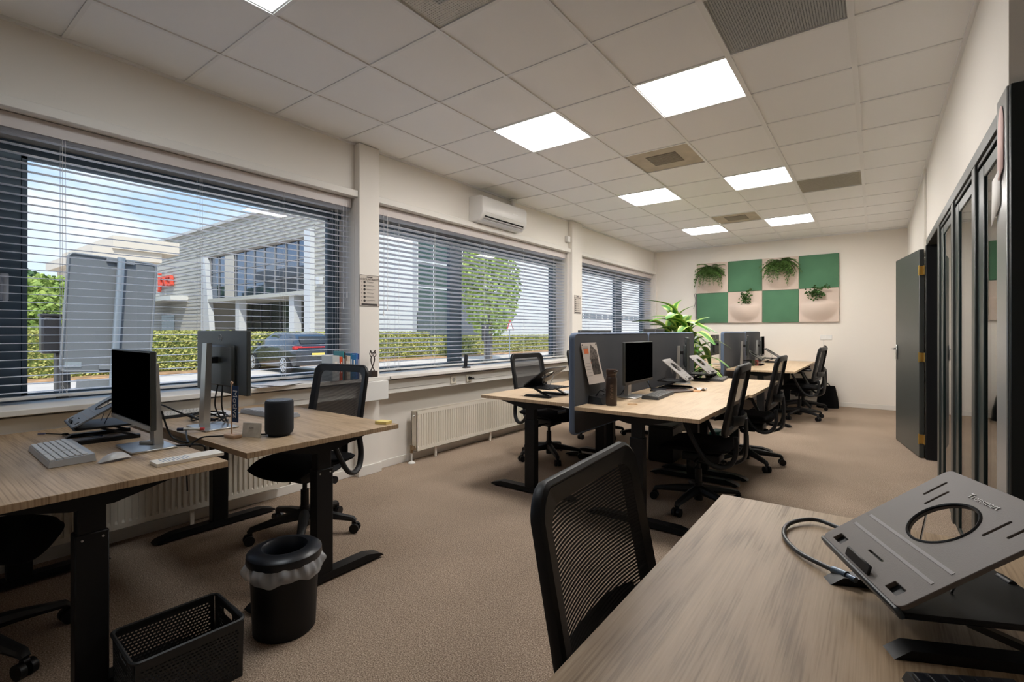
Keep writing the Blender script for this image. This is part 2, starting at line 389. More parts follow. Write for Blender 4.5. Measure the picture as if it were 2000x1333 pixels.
# ceiling vents
beige = mat('aged_beige', (.48, .42, .32), .7, var=.12, vscale=6)
perf = mat('perforated_grey', (.40, .41, .40), .6)
def perforated(name, w, d, nx, ny, r, m, parent, loc, inner=None):
    holes = []
    for a in range(nx):
        for b in range(ny):
            x = -w / 2 + (a + .75) * w / (nx + .5); y = -d / 2 + (b + .75) * d / (ny + .5)
            holes.append(circ(r, 4, x, y))
    o = link(name, curve_mesh(name, [(-w / 2, -d / 2), (w / 2, -d / 2), (w / 2, d / 2), (-w / 2, d / 2)], holes, .003, m), parent, loc); return o
VL = {(3, 0): ('cream perforated ceiling diffuser at the top edge above the middle of the room', 'ceiling vent'), (5, 2): ('large grey perforated grille in the ceiling at the top right', 'ceiling vent'),
      (3, 5): ('yellowed square ceiling vent between the two nearest rows of lit panels', 'ceiling vent'), (3, 10): ('yellowed square ceiling vent near the far wall', 'ceiling vent'), (5, 8): ('flat beige return grille in the ceiling nearest the door', 'ceiling vent')}
for (i, j), kd in VENTS.items():
    e = empty('ceiling_vent', ((gx(i) + gx(i + 1)) / 2, (gy(j) + gy(j + 1)) / 2, CZ + .006), 0, *VL[(i, j)])
    if kd == 'grille':
        perforated('grille_plate', .575, .575, 46, 46, .0042, perf, e, (0, 0, 0)); MB().box((0, 0, .02), (.57, .57, .004)).build('backing', mat('grille_backing', (.16, .165, .17), .9), e)
    elif kd == 'diffuser':
        perforated('face_plate', .575, .575, 40, 40, .0030, mat('cream_metal', (.60, .585, .53), .6), e, (0, 0, 0)); MB().box((0, 0, .02), (.57, .57, .004)).build('backing', mat('vent_backing', (.25, .24, .22), .9), e)
        perforated('centre_grille', .30, .30, 20, 20, .005, perf, e, (0, 0, -.006))
    elif kd == 'beige':
        MB().box((0, 0, .004), (.575, .575, .008), bev=.002).build('face_plate', beige, e)
        m_ = MB()
        for k in range(9): m_.box((0, -.12 + k * .03, -.004), (.27, .014, .006))
        m_.build('louvre', mat('louvre_beige', (.36, .32, .25), .7), e); MB().box((0, 0, -.001), (.28, .28, .003)).build('louvre_backing', mat('louvre_dark', (.20, .18, .15), .8), e)
    else:
        MB().box((0, 0, .004), (.575, .575, .008), bev=.002).build('face_plate', mat('beige_grille', (.42, .39, .32), .7), e)
        m_ = MB()
        for k in range(17): m_.box((0, -.256 + k * .032, -.002), (.54, .012, .004))
        m_.build('louvre', mat('beige_grille_slat', (.46, .43, .36), .7), e)

# left (window) wall: piers, sill wall, head wall
OPEN = [(-1.2, 2.60), (2.82, 6.28), (6.60, 9.78)]
ZS = .83; ZH = 2.42; OX = -3.95
m_ = MB().span((OX, BY, 0), (WX, EY, ZS)).span((OX, BY, ZH), (WX, EY, CZ + .03))
for a, b in ((BY, OPEN[0][0]), (OPEN[0][1], OPEN[1][0]), (OPEN[1][1], OPEN[2][0]), (OPEN[2][1], EY)): m_.span((OX, a, ZS), (WX, b, ZH))
wl = m_.build('wall_left', white_wall, smooth=False); structure(wl)
cm = MB().span((WX, 2.60, 0), (-3.57, 2.815, CZ - .002), bev=.004).build('trim_2', white_wall); structure(cm)
cm = MB().span((WX, 6.30, 0), (-3.57, 6.60, CZ - .002), bev=.004).build('trim_3', white_wall); structure(cm)
cm = MB().span((WX, 9.79, ZS), (-3.60, EY, CZ - .002), bev=.004).build('trim_4', white_wall); structure(cm)
m_ = MB().span((WX, BY, 0), (WX + .014, 2.60, .07), bev=.003).span((WX, 2.815, 0), (WX + .014, 6.30, .07), bev=.003).span((WX, 6.60, 0), (WX + .014, EY, .07), bev=.003)
m_.span((WX, 2.585, 0), (-3.556, 2.83, .085), bev=.003).span((WX, 6.285, 0), (-3.556, 6.615, .085), bev=.003)
structure(m_.build('baseboard_left', trim_paint))
for k, (a, b) in enumerate(OPEN):   # lintel boards over the blinds
    o = MB().span((WX, a, 2.418), (-3.585, b, 2.475), bev=.003).build('trim_%d' % (5 + k), trim_paint); structure(o)
# end wall, back wall, right walls
structure(MB().span((OX, EY, 0), (RX + 3.3, EY + .2, CZ + .03)).build('wall_end', end_paint, smooth=False))
structure(MB().span((WX, EY - .014, 0), (RX, EY, .075), bev=.003).build('baseboard_end', trim_paint))
structure(MB().span((OX, BY - .2, 0), (RXB + .2, BY, CZ + .03)).build('wall_back', white_wall, smooth=False))
structure(MB().span((RXB, BY, 0), (RXB + .2, CORY + .1, CZ + .03)).build('wall_side', white_wall, smooth=False))
FH = 2.165
m_ = MB().span((RX, CORY + .12, FH), (RX + .12, EY, CZ + .03)).span((RX, 6.30, 0), (RX + .12, EY, FH - .0005)).span((RX, CORY, FH), (RXB + .2, CORY + .12, CZ + .03))
m_.span((1.45, CORY, 0), (RXB + .2, CORY + .12, FH))
structure(m_.build('wall_right', white_wall, smooth=False))
structure(MB().span((RX - .012, 6.38, 0), (RX, EY, .075), bev=.003).build('baseboard_right', trim_paint))
structure(MB().span((RX - .02, 6.365, 2.0), (RX, 6.395, CZ), bev=.003).build('trim_8', trim_paint))
# corridor behind the glass partition
cor = mat('corridor_paint', (.62, .585, .52), .9)
structure(MB().span((3.2, CORY + .1, 0), (3.4, EY, CZ)).span((RX, CORY + .12, CZ - .15), (3.4, EY, CZ)).build('wall_corridor', cor, smooth=False))

# glass partition: mullions, sashes, panes
pt = MB(); 
part = empty('window_4', (RX, 0, 0), 0, kind='structure')
def pbox(name, y0, y1, z0, z1, x0, x1, m, par=part): return MB().span((x0, y0, z0), (x1, y1, z1), bev=.003).build(name, m, par)
pbox('header', 2.84, 6.30, 2.10, FH, -.006, .10, door_m)
pbox('header_bead', 2.84, 5.23, 2.075, 2.098, .004, .02, black_metal)
for (a, b) in ((3.40, 3.50), (4.27, 4.37), (5.12, 5.23)):
    pbox('mullion', a, b, 0, 2.10, -.006, .10, door_m)
for (a, b) in ((2.84, 3.40), (3.50, 4.27), (4.37, 5.12)):   # sash between mullions
    sh = pbox('sash', a, a + .04, .0, 2.06, .008, .08, dark_green)
    pbox('sash', b - .16, b, .0, 2.06, .006, .08, dark_green)
    pbox('sash', a + .04, b - .16, 2.0, 2.06, .008, .08, dark_green)
    pbox('sash', a + .04, b - .16, 0, .03, .008, .08, dark_green)
    pbox('pane', a + .04, b - .16, .03, 2.0, .014, .020, glass_p)
pbox('post', 2.65, 2.84, 0, 2.205, -.006, .12, mat('satin_grey_post', (.30, .31, .31), .28, metal=.3))
# door opening jambs and the open door
dj = empty('door_1', (RX, 0, 0), 0, kind='structure')
pbox('jamb', 5.23, 5.29, 0, 2.10, 0, .12, black_metal, dj); pbox('jamb', 6.24, 6.30, 0, 2.10, -.012, .12, black_metal, dj)
pbox('stop', 5.29, 5.33, 0, 2.08, .05, .11, dark_green, dj)
dl = math.hypot(.170, .90)
leaf = empty('door_2', (.375, 6.30, 0), math.atan2(.89, -.155), kind='structure')
MB().span((0, -.020, .008), (dl, .020, 2.07), bev=.003).build('door_leaf', door_m, leaf)
h = MB().box((dl - .06, .027, 1.02), (.035, .012, .17), bev=.004).cyl((dl - .06, .02, 1.06), (dl - .06, .065, 1.06), .009, 12).tube([(dl - .06, .062, 1.06), (dl - .075, .066, 1.06), (dl - .17, .066, 1.06)], .009, 10).build('door_handle', silver, leaf)
for z in (.19, 1.0, 1.86):
    MB().box((-.006, 0, z), (.006, .042, .09)).box((-.03, -.01, z), (.045, .006, .09)).cyl((-.008, .0235, z - .05), (-.008, .0235, z + .05), .007, 10).build('hinge', brass, leaf)
# black door in the return wall beside the corner
d3 = empty('door_3', (RX, CORY, 0), 0, kind='structure')
MB().span((.0, -.03, 0), (1.04, .06, 2.20), bev=.003).build('door_leaf', mat('black_green_door', (.006, .010, .011), .4), d3)
sw = empty('wall_switch', (.485, CORY - .032, 1.10), 0, 'small white plate with scuffed edges on the black door panel', 'switch')
MB().box((.02, -.004, 0), (.05, .008, .055), bev=.003).build('plate', white_pl, sw); MB().box((.02, -.010, 0), (.02, .006, .03), bev=.002).build('rocker', white_pl, sw)
# pink note and white note on the post
m_ = MB().faces([(-.008, 2.70 + .055 * math.cos(a) * (1 if a else 1), 2.06 + .10 * math.sin(a)) for a in [PI * k / 10 for k in range(11)]] + [(-.009, 2.645, 1.90), (-.014, 2.70, 1.86), (-.009, 2.755, 1.885)], [list(range(14))])
nt1 = m_.build('paper_note', mat('pink_paper', (.80, .58, .55), .8)); nt1.location = (RX, .045, 0); tag(nt1, 'pink rounded paper note taped high on the grey corner post', 'note')
sol = nt1.modifiers.new('s', 'SOLIDIFY'); sol.thickness = .001
nt2 = MB().faces([(-.008, 2.75, 1.92), (-.014, 2.875, 1.89), (-.016, 2.88, 1.70), (-.008, 2.745, 1.77)], [(0, 1, 2, 3)]).build('paper_note', mat('white_paper', (.85, .83, .80), .8)); nt2.location = (RX, 0, 0); tag(nt2, 'white torn paper note curling off the corner post below the pink one', 'note')
sol = nt2.modifiers.new('s', 'SOLIDIFY'); sol.thickness = .001

# windows: frames, panes, sills
def window(n, y0, y1, mulls, cz0=.885, cz1=2.245):
    w = empty('window_%d' % n, (0, 0, 0), 0, kind='structure')
    def b(nm, a0, a1, z0, z1, x0=-3.90, x1=-3.83, m=frame_m): return MB().span((x0, a0, z0), (x1, a1, z1), bev=.004).build(nm, m, w)
    b('frame_rail', y0, y1, ZS, cz0); b('frame_rail', y0, y1, cz1, cz1 + .07); b('head_panel', y0, y1, cz1 + .07, ZH, -3.93, -3.85, trim_paint)
    b('frame_stile', y0, y0 + .06, cz0, cz1); b('frame_stile', y1 - .12, y1 - .02, cz0, cz1); b('reveal_strip', y1 - .02, y1, cz0, cz1, -3.90, -3.84, trim_paint)
    for (a0, a1) in mulls: b('mullion', a0, a1, cz0, cz1)
    ys = [y0 + .06] + [v for p in mulls for v in p] + [y1 - .12]
    for a, c in zip(ys[::2], ys[1::2]):
        MB().span((-3.872, a - .005, cz0 - .005), (-3.866, c + .005, cz1 + .005)).build('pane', glass_w, w)
        fr = MB().span((-3.862, a, cz0), (-3.826, a + .022, cz1)).span((-3.862, c - .022, cz0), (-3.826, c, cz1)).span((-3.862, a, cz0), (-3.826, c, cz0 + .02)).span((-3.862, a, cz1 - .02), (-3.826, c, cz1)).build('glazing_bead', frame_m, w)
    return w
w1 = window(1, *OPEN[0], [(.28, .56)]); w2 = window(2, *OPEN[1], [(4.01, 4.16)]); w3 = window(3, *OPEN[2], [(8.38, 8.60)])
hd = MB().box((-3.822, .49, 1.50), (.012, .035, .15), bev=.005).tube([(-3.815, .49, 1.54), (-3.79, .49, 1.54), (-3.785, .49, 1.53), (-3.785, .488, 1.42)], .010, 8).build('window_handle', mat('grey_handle', (.45, .46, .47), .4), w1)
structure(MB().span((-3.84, BY + 1.4, .83), (-3.44, 2.60, .862), bev=.004).span((-3.60, 2.58, .83), (-3.44, 2.84, .862), bev=.003).span((-3.84, 2.82, .83), (-3.44, 6.29, .862), bev=.004).span((-3.84, 6.60, .83), (-3.44, 9.79, .862), bev=.004).build('sill_1', trim_paint))
# cable trunking under the sills
cond = mat('trunking', (.76, .735, .68), .45)
tk = empty('cable_trunking', (0, 0, 0), 0, 'long white cable trunking running along the wall under the windowsills', 'trunking')
for a, b in ((-1.2, 2.54), (2.79, 6.24), (6.66, 9.84)):
    MB().span((WX, a, .695), (-3.50, b, .815), bev=.003).build('channel', cond, tk)
    MB().span((-3.502, a, .735), (-3.497, b, .738)).build('seam', mat('seam', (.4, .38, .35), .7), tk)
for a, b in ((2.54, 2.79), (6.24, 6.66)): MB().span((WX, a, .665), (-3.415, b, .829), bev=.004).build('column_box', white_pl, tk)
def socket(name, loc, label, plug=False, rz=PI / 2):
    e = empty(name, loc, rz, label, 'socket')
    MB().box((0, 0, 0), (.082, .012, .082), bev=.004).build('plate', mat('cream_plastic', (.70, .65, .54), .4), e)
    c = MB().tube([(0, -.006, 0), (0, -.0075, 0)], .021, 20).build('well', mat('well_shadow', (.35, .33, .28), .6), e)
    if plug: MB().tube([(0, -.006, 0), (0, -.04, 0)], [.018, .014], 14).tube(spline([(0, -.035, 0), (.03, -.045, -.005), (.05, -.02, 0)]), .006, 8).build('plug', black_plastic, e)
socket('wall_socket', (-3.493, 3.69, .757), 'cream wall socket on the trunking beside the black plug')
socket('wall_socket', (-3.493, 3.93, .757), 'wall socket with a black plug in it under the middle window', True)

# venetian blinds
SL = 0.0445
cord_m = mat('blind_cord', (.75, .75, .76), .7)
def slat_mesh(L):
    def f(u, v): 
        a = (v - .5); return (-.025 + .05 * v, (u - .5) * L, -.0022 * (a * 2) ** 2 + .001)
    return MB().sheet(f, 1, 4, .0009).mesh('slat', blind_m)
def blind(y0, y1, label, ladders, tilt=.02):
    cx = -3.70; e = empty('window_blind', (cx, (y0 + y1) / 2, 0), 0, label, 'blind', 'white venetian blinds in the windows')
    L = y1 - y0 - .012; me = slat_mesh(L)
    z = .925; k = 0
    while z < 2.30:
        link('slat', me, e, (0, 0, z + random.uniform(-.0008, .0008)), (0, tilt, 0)); z += SL; k += 1
    for q in range(7): link('slat', me, e, (0, 0, 2.312 + q * .005), (0, 0, 0))
    MB().box((0, 0, 2.385), (.055, L, .055), bev=.002).build('head_rail', mat('blind_rail', (.66, .62, .60), .45), e)
    MB().span((.028, -L / 2, 2.335), (.034, L / 2, 2.415), bev=.001).build('valance', mat('valance', (.62, .565, .545), .45), e)
    MB().box((0, 0, .895), (.052, L, .018), bev=.004).build('bottom_rail', mat('bottom_rail', (.62, .62, .61), .4), e)
    for y in ladders:
        m_ = MB(); yy = y - (y0 + y1) / 2
        for dx in (-.026, .026): m_.tube([(dx, yy, .90), (dx, yy, 2.36)], .0011, 5)
        m_.tube([(.026, yy + .02, .90), (.026, yy + .012, 2.36)], .0010, 5)
        m_.tube([(.026, yy - .015, .905), (.030, yy, .955), (.026, yy + .02, .905)], .0012, 5); m_.build('ladder_cord', cord_m, e)
        MB().box((.02, yy, .884), (.03, .05, .008)).build('cord_clip', grey_black, e)
    return e
b1 = blind(-1.18, 2.592, 'white venetian blind in the large nearest window, slats open', [-.5, .70, 1.40, 1.98, 2.44])
b2 = blind(2.825, 6.27, 'white venetian blind in the middle window under the air conditioner', [2.99, 3.12, 3.60, 4.40, 5.20, 5.95], -.24)
b3 = blind(6.61, 9.77, 'white venetian blind in the far window beside the leafy plant', [7.0, 8.0, 9.3], -.24)
for (y, z0, par, oy) in ((2.50, 1.50, b1, .706), (2.535, 1.60, b1, .706), (2.93, 1.45, b2, 4.5475), (2.97, 1.50, b2, 4.5475)):
    MB().tube([(.045, y - oy, 2.36), (.045, y - oy, z0)], .0012, 5).tube([(.045, y - oy, z0), (.045, y - oy, z0 - .05)], [.003, .005], 8).build('pull_cord', cord_m, par)

# radiators
def radiator(y0, y1, z0, z1, label, loc_valve):
    e = empty('radiator', (-3.54, y0, 0), 0, label, 'radiator'); L = y1 - y0; n = int(L / .0333); p = L / n
    prof = []
    for k in range(n):                           # pressed channels down the face
        for (t, d) in ((0, 0), (.52, 0), (.60, -.009), (.92, -.009)): prof.append((k * p + t * p, d))
    prof.append((L, 0))
    def colm(z): return [(.03 + d, y, z) for (y, d) in prof]
    vs = []; K = len(prof)
    zl = [z0, z0 + .030, z0 + .045, z1 - .045, z1 - .030, z1]
    for q, z in enumerate(zl):
        for (y, d) in prof: vs.append((.03 + (d if q in (2, 3) else 0), y, z))
    fs = [(q * K + i, q * K + i + 1, (q + 1) * K + i + 1, (q + 1) * K + i) for q in range(5) for i in range(K - 1)]
    MB().faces(vs, fs).build('front_panel', rad_m, e, ang=25)
    MB().span((-.045, 0, z0 + .01), (-.035, L, z1 - .02)).span((-.045, 0, z0), (.03, .012, z1)).span((-.045, L - .012, z0), (.03, L, z1)).build('casing', rad_m, e)
    m_ = MB().span((-.045, 0, z1 - .004), (-.036, L, z1)).span((.024, 0, z1 - .004), (.031, L, z1))
    for k in range(int(L / .02)): m_.span((-.038, .01 + k * .02, z1 - .006), (.026, .014 + k * .02, z1 - .001))
    m_.build('top_grille', rad_m, e)
    for y in [.28] + [v for v in (1.15, 2.2, 3.2) if v < L - .1]: MB().span((-.012, y - .012, 0), (.008, y + .012, z0 + .02), bev=.002).build('foot', rad_m, e)
    v = MB().cyl((0, -.035, z0 + .035), (0, .0, z0 + .035), .014, 12).cyl((0, -.035, z0 - .01), (0, -.035, z0 + .06), .017, 12).cyl((.0, -.035, z0 + .03), (.045, -.035, z0 + .03), .013, 12).build('valve', mat('valve_brass', (.30, .22, .14), .35, metal=.7), e)
    MB().cyl((0, -.035, 0), (0, -.035, z0), .008, 10).lathe([(.035, 0), (.035, .006), (.012, .02)], 20, (0, -.035, 0)).build('pipe', white_pl, e)
    MB().box((.0, -.004, z1 - .045), (.02, .02, .02), bev=.003).build('bleed_valve', chrome, e)
radiator(-.9, 1.95, .11, .53, 'long white radiator behind the two left desks', 0)
radiator(3.20, 5.9, .11, .49, 'long white radiator under the middle window', 0)
radiator(7.0, 9.0, .11, .49, 'white radiator under the far window behind the far desks', 0)

# air conditioner
ac = empty('air_conditioner', (WX, 4.09, 2.48), 0, 'white wall-mounted air conditioner above the middle blind', 'air conditioner')
prof = [(0, 0), (.13, 0), (.185, .045), (.205, .09), (.205, .24), (.19, .27), (.15, .28), (0, .28)]
m_ = MB(); L = .85
vs = [(x, 0, z) for x, z in prof] + [(x, L, z) for x, z in prof]; n = len(prof)
fs = [tuple(range(n))[::-1], tuple(range(n, 2 * n))] + [(i, (i + 1) % n, (i + 1) % n + n, i + n) for i in range(n)]
o = m_.faces(vs, fs).build('casing', mat('ac_white', (.80, .79, .77), .35), ac)
bv = o.modifiers.new('b', 'BEVEL'); bv.width = .012; bv.segments = 3
MB().sheet(lambda u, v: (.155 + .04 * v, .06 + .73 * u, .012 + .045 * v), 1, 1, .006).build('outlet', black_plastic, ac)
for q in (0, 1): MB().sheet(lambda u, v, q=q: (.150 + .018 * q + .03 * v, .05 + .75 * u, .006 + .020 * q + .012 * v), 1, 1, .004).build('flap', mat('ac_flap', (.7, .7, .7), .35), ac)
MB().box((.202, .425, .095), (.01, .72, .006), bev=.002).build('front_lip', mat('ac_lip', (.86, .85, .82), .3), ac)
MB().box((.2055, .60, .165), (.002, .10, .012)).build('name_badge', mat('ac_print', (.93, .93, .93), .4), ac)
pp = MB().cyl((WX + .05, 4.86, 2.74), (WX + .05, 4.86, CZ), .028, 16).lathe([(.05, 0), (.05, .01), (.03, .02)], 20, (WX + .05, 4.86, CZ - .02)).build('air_pipe', white_pl); tag(pp, 'short white pipe rising from the air conditioner into the ceiling', 'pipe')
se = MB().span((WX, 6.20, 2.565), (WX + .05, 6.28, 2.655), bev=.006).build('wall_sensor', white_pl); tag(se, 'small white sensor box beside the second column near the ceiling', 'sensor')

# posters on the columns
ink = mat('poster_ink', (.05, .042, .04), .8); paper = mat('poster_paper', (.62, .56, .50), .8)
def column_poster(y0, z0, w, h, label):
    e = empty('wall_poster', (-3.568, y0 + w / 2, z0 + h / 2), PI / 2, label, 'poster')
    MB().box((0, 0, 0), (w, .002, h)).build('sheet', paper, e)
    m_ = MB(); t = .003
    for (x, z, a, b) in ((0, h / 2 - .002, w, t), (0, -h / 2 + .002, w, t), (-w / 2 + .002, 0, t, h), (w / 2 - .002, 0, t, h)): m_.box((x, -.0015, z), (a, .001, b))
    m_.box((-.0, -.0015, h * .435), (w * .3, .001, .010)).box((0, -.0015, -h * .44), (w * .82, .001, .018), bev=0)
    for k in range(6):
        z = h * (.27 - k * .118); m_.tube([(-w * .26, -.001, z), (-w * .26, -.002, z)], .0115, 14)
        m_.box((w * .04, -.0015, z + .004), (w * (.34 + .08 * (k % 3)), .0008, .0026)).box((w * .02, -.0015, z - .004), (w * .32, .0008, .0014))
    m_.build('print', ink, e)
    link('lettering', text_mesh('ACCOUNTABILITY', w * .125, ink), e, (0, -.002, h * .36), (PI / 2, 0, 0))
    for k in range(6): link('numeral', text_mesh(str(k + 1), w * .085, ink), e, (-w * .41, -.002, h * (.27 - k * .118)), (PI / 2, 0, 0))
column_poster(2.602, 1.475, .203, .275, 'framed ACCOUNTABILITY poster on the nearest column')
column_poster(6.35, 1.52, .203, .275, 'small ACCOUNTABILITY poster on the second column past the air conditioner')

# acoustic wall squares
green = mat('green_felt', (.085, .205, .115), .95, bump=.5, bscale=300, var=.10, vscale=3)
blush = mat('blush_felt', (.66, .54, .46), .9, bump=.2, bscale=300)
PXs = [-2.79, -2.215, -1.635, -1.06, -.476]
leafm = mat('fern_leaf', (.085, .165, .035), .6, var=.35, vscale=8); leafd = mat('ivy_leaf', (.05, .13, .02), .5, var=.4, vscale=15)
def frond_mesh(L, droop):
    vs = []; fs = []
    for k in range(11):
        t = k / 11; c = Vector((0, L * t * (1 - .25 * droop * t), -L * droop * t * t * .75 + .12 * L * math.sin(PI * t)))
        w = .056 * math.sin(PI * (t * .85 + .12)) + .004
        for s_ in (-1, 1):
            b = len(vs); vs += [c, c + Vector((s_ * w, .012, -.026)), c + Vector((s_ * w * .9, .026, -.034)), c + Vector((0, .016, -.004))]; fs.append((b, b + 1, b + 2, b + 3))
    m = MB().faces(vs, fs); m.tube([Vector((0, L * k / 8 * (1 - .25 * droop * k / 8), -L * droop * (k / 8) ** 2 * .75 + .12 * L * math.sin(PI * k / 8))) for k in range(9)], .0022, 4); return m.mesh('frond', leafm, smooth=False)
fr_m = [frond_mesh(.34, .75), frond_mesh(.38, 1.05), frond_mesh(.30, .35)]
gi = 0
SQ = {(0, 1): 'blush felt wall square with the left fern', (2, 1): 'blush felt wall square with the second fern', (1, 0): 'blush felt wall square with the small ivy', (3, 0): 'blush felt wall square with the trailing ivy at the lower right corner',
      (0, 0): 'green felt wall square at the lower left, behind the leafy plant', (2, 0): 'green felt wall square in the lower row between the two ivy plants', (1, 1): 'green felt wall square in the upper row between the two ferns', (3, 1): 'green felt wall square at the upper right corner'}
for i in range(4):
    for j in range(2):
        x0, x1 = PXs[i], PXs[i + 1]; z0 = 1.42 + j * .577; isg = (i + j) % 2 == 0; w = x1 - x0 - .004
        e = empty('wall_square', ((x0 + x1) / 2, EY, z0 + .288), 0, SQ[(i, j)], 'wall panel', 'felt squares on the end wall')
        if isg:
            MB().box((0, -.022, 0), (w, .044, .573), bev=.008, seg=2).build('panel', green, e)
        else:
            def f(u, v):   # a soft pocket swells out of the felt and opens upwards
                x = (u - .5); z = (v - .5); zz = z + .06
                r = math.hypot(x * 2.1, (zz if zz < .10 else .10 + (zz - .10) * 3) * 2.3)
                hgt = .105 * max(0, 1 - r * r) ** 1.3 if r < 1 else 0
                return (x * w, -.044 - hgt, z * .573)
            MB().box((0, -.021, 0), (w, .042, .573), bev=.008, seg=2).build('panel', blush, e)
            MB().sheet(f, 28, 28, .002).build('pocket', blush, e)
def fern(x, z, nf, label):
    e = empty('hanging_fern', (x, EY - .10, z), 0, label, 'plant')
    for k in range(nf):
        a = random.uniform(-PI * .98, PI * .02) ; me = fr_m[k % 3]; s_ = random.uniform(.75, 1.1)
        o = link('frond', me, e, (random.uniform(-.03, .03), random.uniform(-.02, .02), random.uniform(-.02, .03)), (random.uniform(-.35, .6), random.uniform(-.3, .3), a - PI / 2)); 
        if math.sin(a) > -.2: s_ *= .8
        o.scale = (s_,) * 3
fern(-2.50, 2.42, 84, 'drooping fern on the left blush wall square'); fern(-1.34, 2.45, 88, 'drooping fern on the second blush wall square')
def ivy(x, z, label, trails):
    e = empty('hanging_ivy', (x, EY - .11, z), 0, label, 'plant'); lm = MB().faces([(0, 0, 0), (.016, .012, .004), (.012, .032, -.002), (0, .042, -.006), (-.012, .032, -.002), (-.016, .012, .004)], [(0, 1, 2, 3, 4, 5)]).mesh('leaf', leafd, smooth=False)
    for k in range(90):
        p = Vector((random.gauss(0, .055), random.gauss(0, .03), random.gauss(.0, .042))); link('leaf', lm, e, p, (random.uniform(-1.4, 1.4), random.uniform(-1, 1), random.uniform(0, 6.28)))
    for (dx, dz) in trails:
        P = spline([(0, 0, 0), (dx * .5, -.02, dz * .75), (dx, -.02, dz)], 5); MB().tube(P, .0015, 5).build('stem', leafd, e)
        for q in P[2:]:
            for _ in range(2): link('leaf', lm, e, q + Vector((random.uniform(-.015, .015), random.uniform(-.01, .01), random.uniform(-.015, .015))), (random.uniform(-1.4, 1.4), random.uniform(-1, 1), random.uniform(0, 6.28)))
ivy(-1.90, 1.84, 'small bushy ivy on the lower blush wall square', [(.09, .19), (-.04, .11)]); ivy(-.80, 1.90, 'trailing ivy on the lower right blush wall square', [(-.13, .02), (.19, .12), (-.03, .12), (.12, -.02)])
ly = MB().tube(spline([(-2.80, EY - .05, 2.0), (-2.83, EY - .04, 1.97), (-2.81, EY - .05, 1.85), (-2.845, EY - .05, 1.70)]), .004, 6).tube([(-2.796, EY - .05, 1.99), (-2.796, EY - .05, 1.5)], .007, 6).build('lanyard', mat('lanyard_black', (.02, .02, .03), .8)); tag(ly, 'dark lanyard hanging at the left edge of the felt squares', 'lanyard')
es = empty('wall_socket', (-.66, EY - .006, 1.155), 0, 'double white socket on the end wall above the far chair', 'socket')
for dx in (-.04, .04): MB().box((dx, 0, 0), (.078, .012, .078), bev=.004).build('plate', white_pl, es); 
MB().box((0, .0, -.0), (.17, .008, .085), bev=.003).build('backplate', white_pl, es)
cb = MB().tube([(-.70, EY - .008, 1.11), (-.70, EY - .008, .08)], .004, 6).build('wall_cable', white_pl); tag(cb, 'thin white cable running down the end wall from the double socket', 'cable')

# ------------------------------------------------------------ furniture builders
def make_desk(L, D, H, wood, label, group, crank=False, name='desk', legx=None):
    """local x = length, y = depth, origin on the floor at the centre"""
    e = empty(name, (0, 0, 0), 0, label, 'desk', group)
    MB().box((0, 0, H - .0125), (L, D, .025), bev=.0015).build('tabletop', wood, e)
    lx = legx or (L / 2 - .10)
    MB().box((0, -.07, H - .050), (2 * lx - .02, .035, .05), bev=.003).box((0, .07, H - .050), (2 * lx - .02, .035, .05), bev=.003).build('crossbeam', black_metal, e)
    for s_ in (-1, 1):
        MB().faces([(s_ * (lx - .03), -D / 2 + .10, H - .026), (s_ * (lx + .03), -D / 2 + .10, H - .026), (s_ * (lx + .03), D / 2 - .10, H - .026), (s_ * (lx - .03), D / 2 - .10, H - .026),
                    (s_ * (lx - .03), -.06, H - .085), (s_ * (lx + .03), -.06, H - .085), (s_ * (lx + .03), .06, H - .085), (s_ * (lx - .03), .06, H - .085)],
                   [(0, 1, 2, 3), (4, 7, 6, 5), (0, 4, 5, 1), (2, 6, 7, 3), (1, 5, 6, 2), (0, 3, 7, 4)]).build('side_bracket', black_metal, e)
        lg = MB().box((s_ * lx, 0, .30), (.062, .092, .54), bev=.004).box((s_ * lx, 0, .60), (.050, .078, .24), bev=.003).build('leg', black_metal, e)
        MB().cyl((s_ * lx + .034, .028, .55), (s_ * lx + .0305, .028, .55), .004, 8).cyl((s_ * lx + .034, -.028, .55), (s_ * lx + .0305, -.028, .55), .004, 8).build('screw', silver, lg)
        y1 = D / 2 - .05
        MB().faces([(s_ * lx - .035, -y1, .012), (s_ * lx + .035, -y1, .012), (s_ * lx + .035, y1, .012), (s_ * lx - .035, y1, .012),
                    (s_ * lx - .035, -y1 + .02, .028), (s_ * lx + .035, -y1 + .02, .028), (s_ * lx + .035, y1 - .02, .028), (s_ * lx - .035, y1 - .02, .028),
                    (s_ * lx - .033, -y1 + .10, .048), (s_ * lx + .033, -y1 + .10, .048), (s_ * lx + .033, y1 - .10, .048), (s_ * lx - .033, y1 - .10, .048)],
                   [(0, 3, 2, 1), (0, 1, 5, 4), (2, 3, 7, 6), (4, 5, 9, 8), (6, 7, 11, 10), (8, 9, 10, 11), (1, 2, 6, 5), (5, 6, 10, 9), (0, 4, 7, 3), (4, 8, 11, 7)]).build('foot', black_metal, lg)
        for q in (-1, 1): MB().cyl((s_ * lx, q * (y1 - .04), 0), (s_ * lx, q * (y1 - .04), .014), .018, 12).build('glide', black_plastic, lg)
    if crank:
        MB().tube([(-lx + .02, -.05, H - .06), (-L / 2 + .02, -D / 2 + .10, H - .06), (-L / 2 - .01, -D / 2 + .05, H - .05)], .008, 8).tube([(-L / 2 - .01, -D / 2 + .05, H - .05), (-L / 2 + .01, -D / 2 + .13, H - .075)], .012, 10).build('crank_handle', black_plastic, e)
    return e

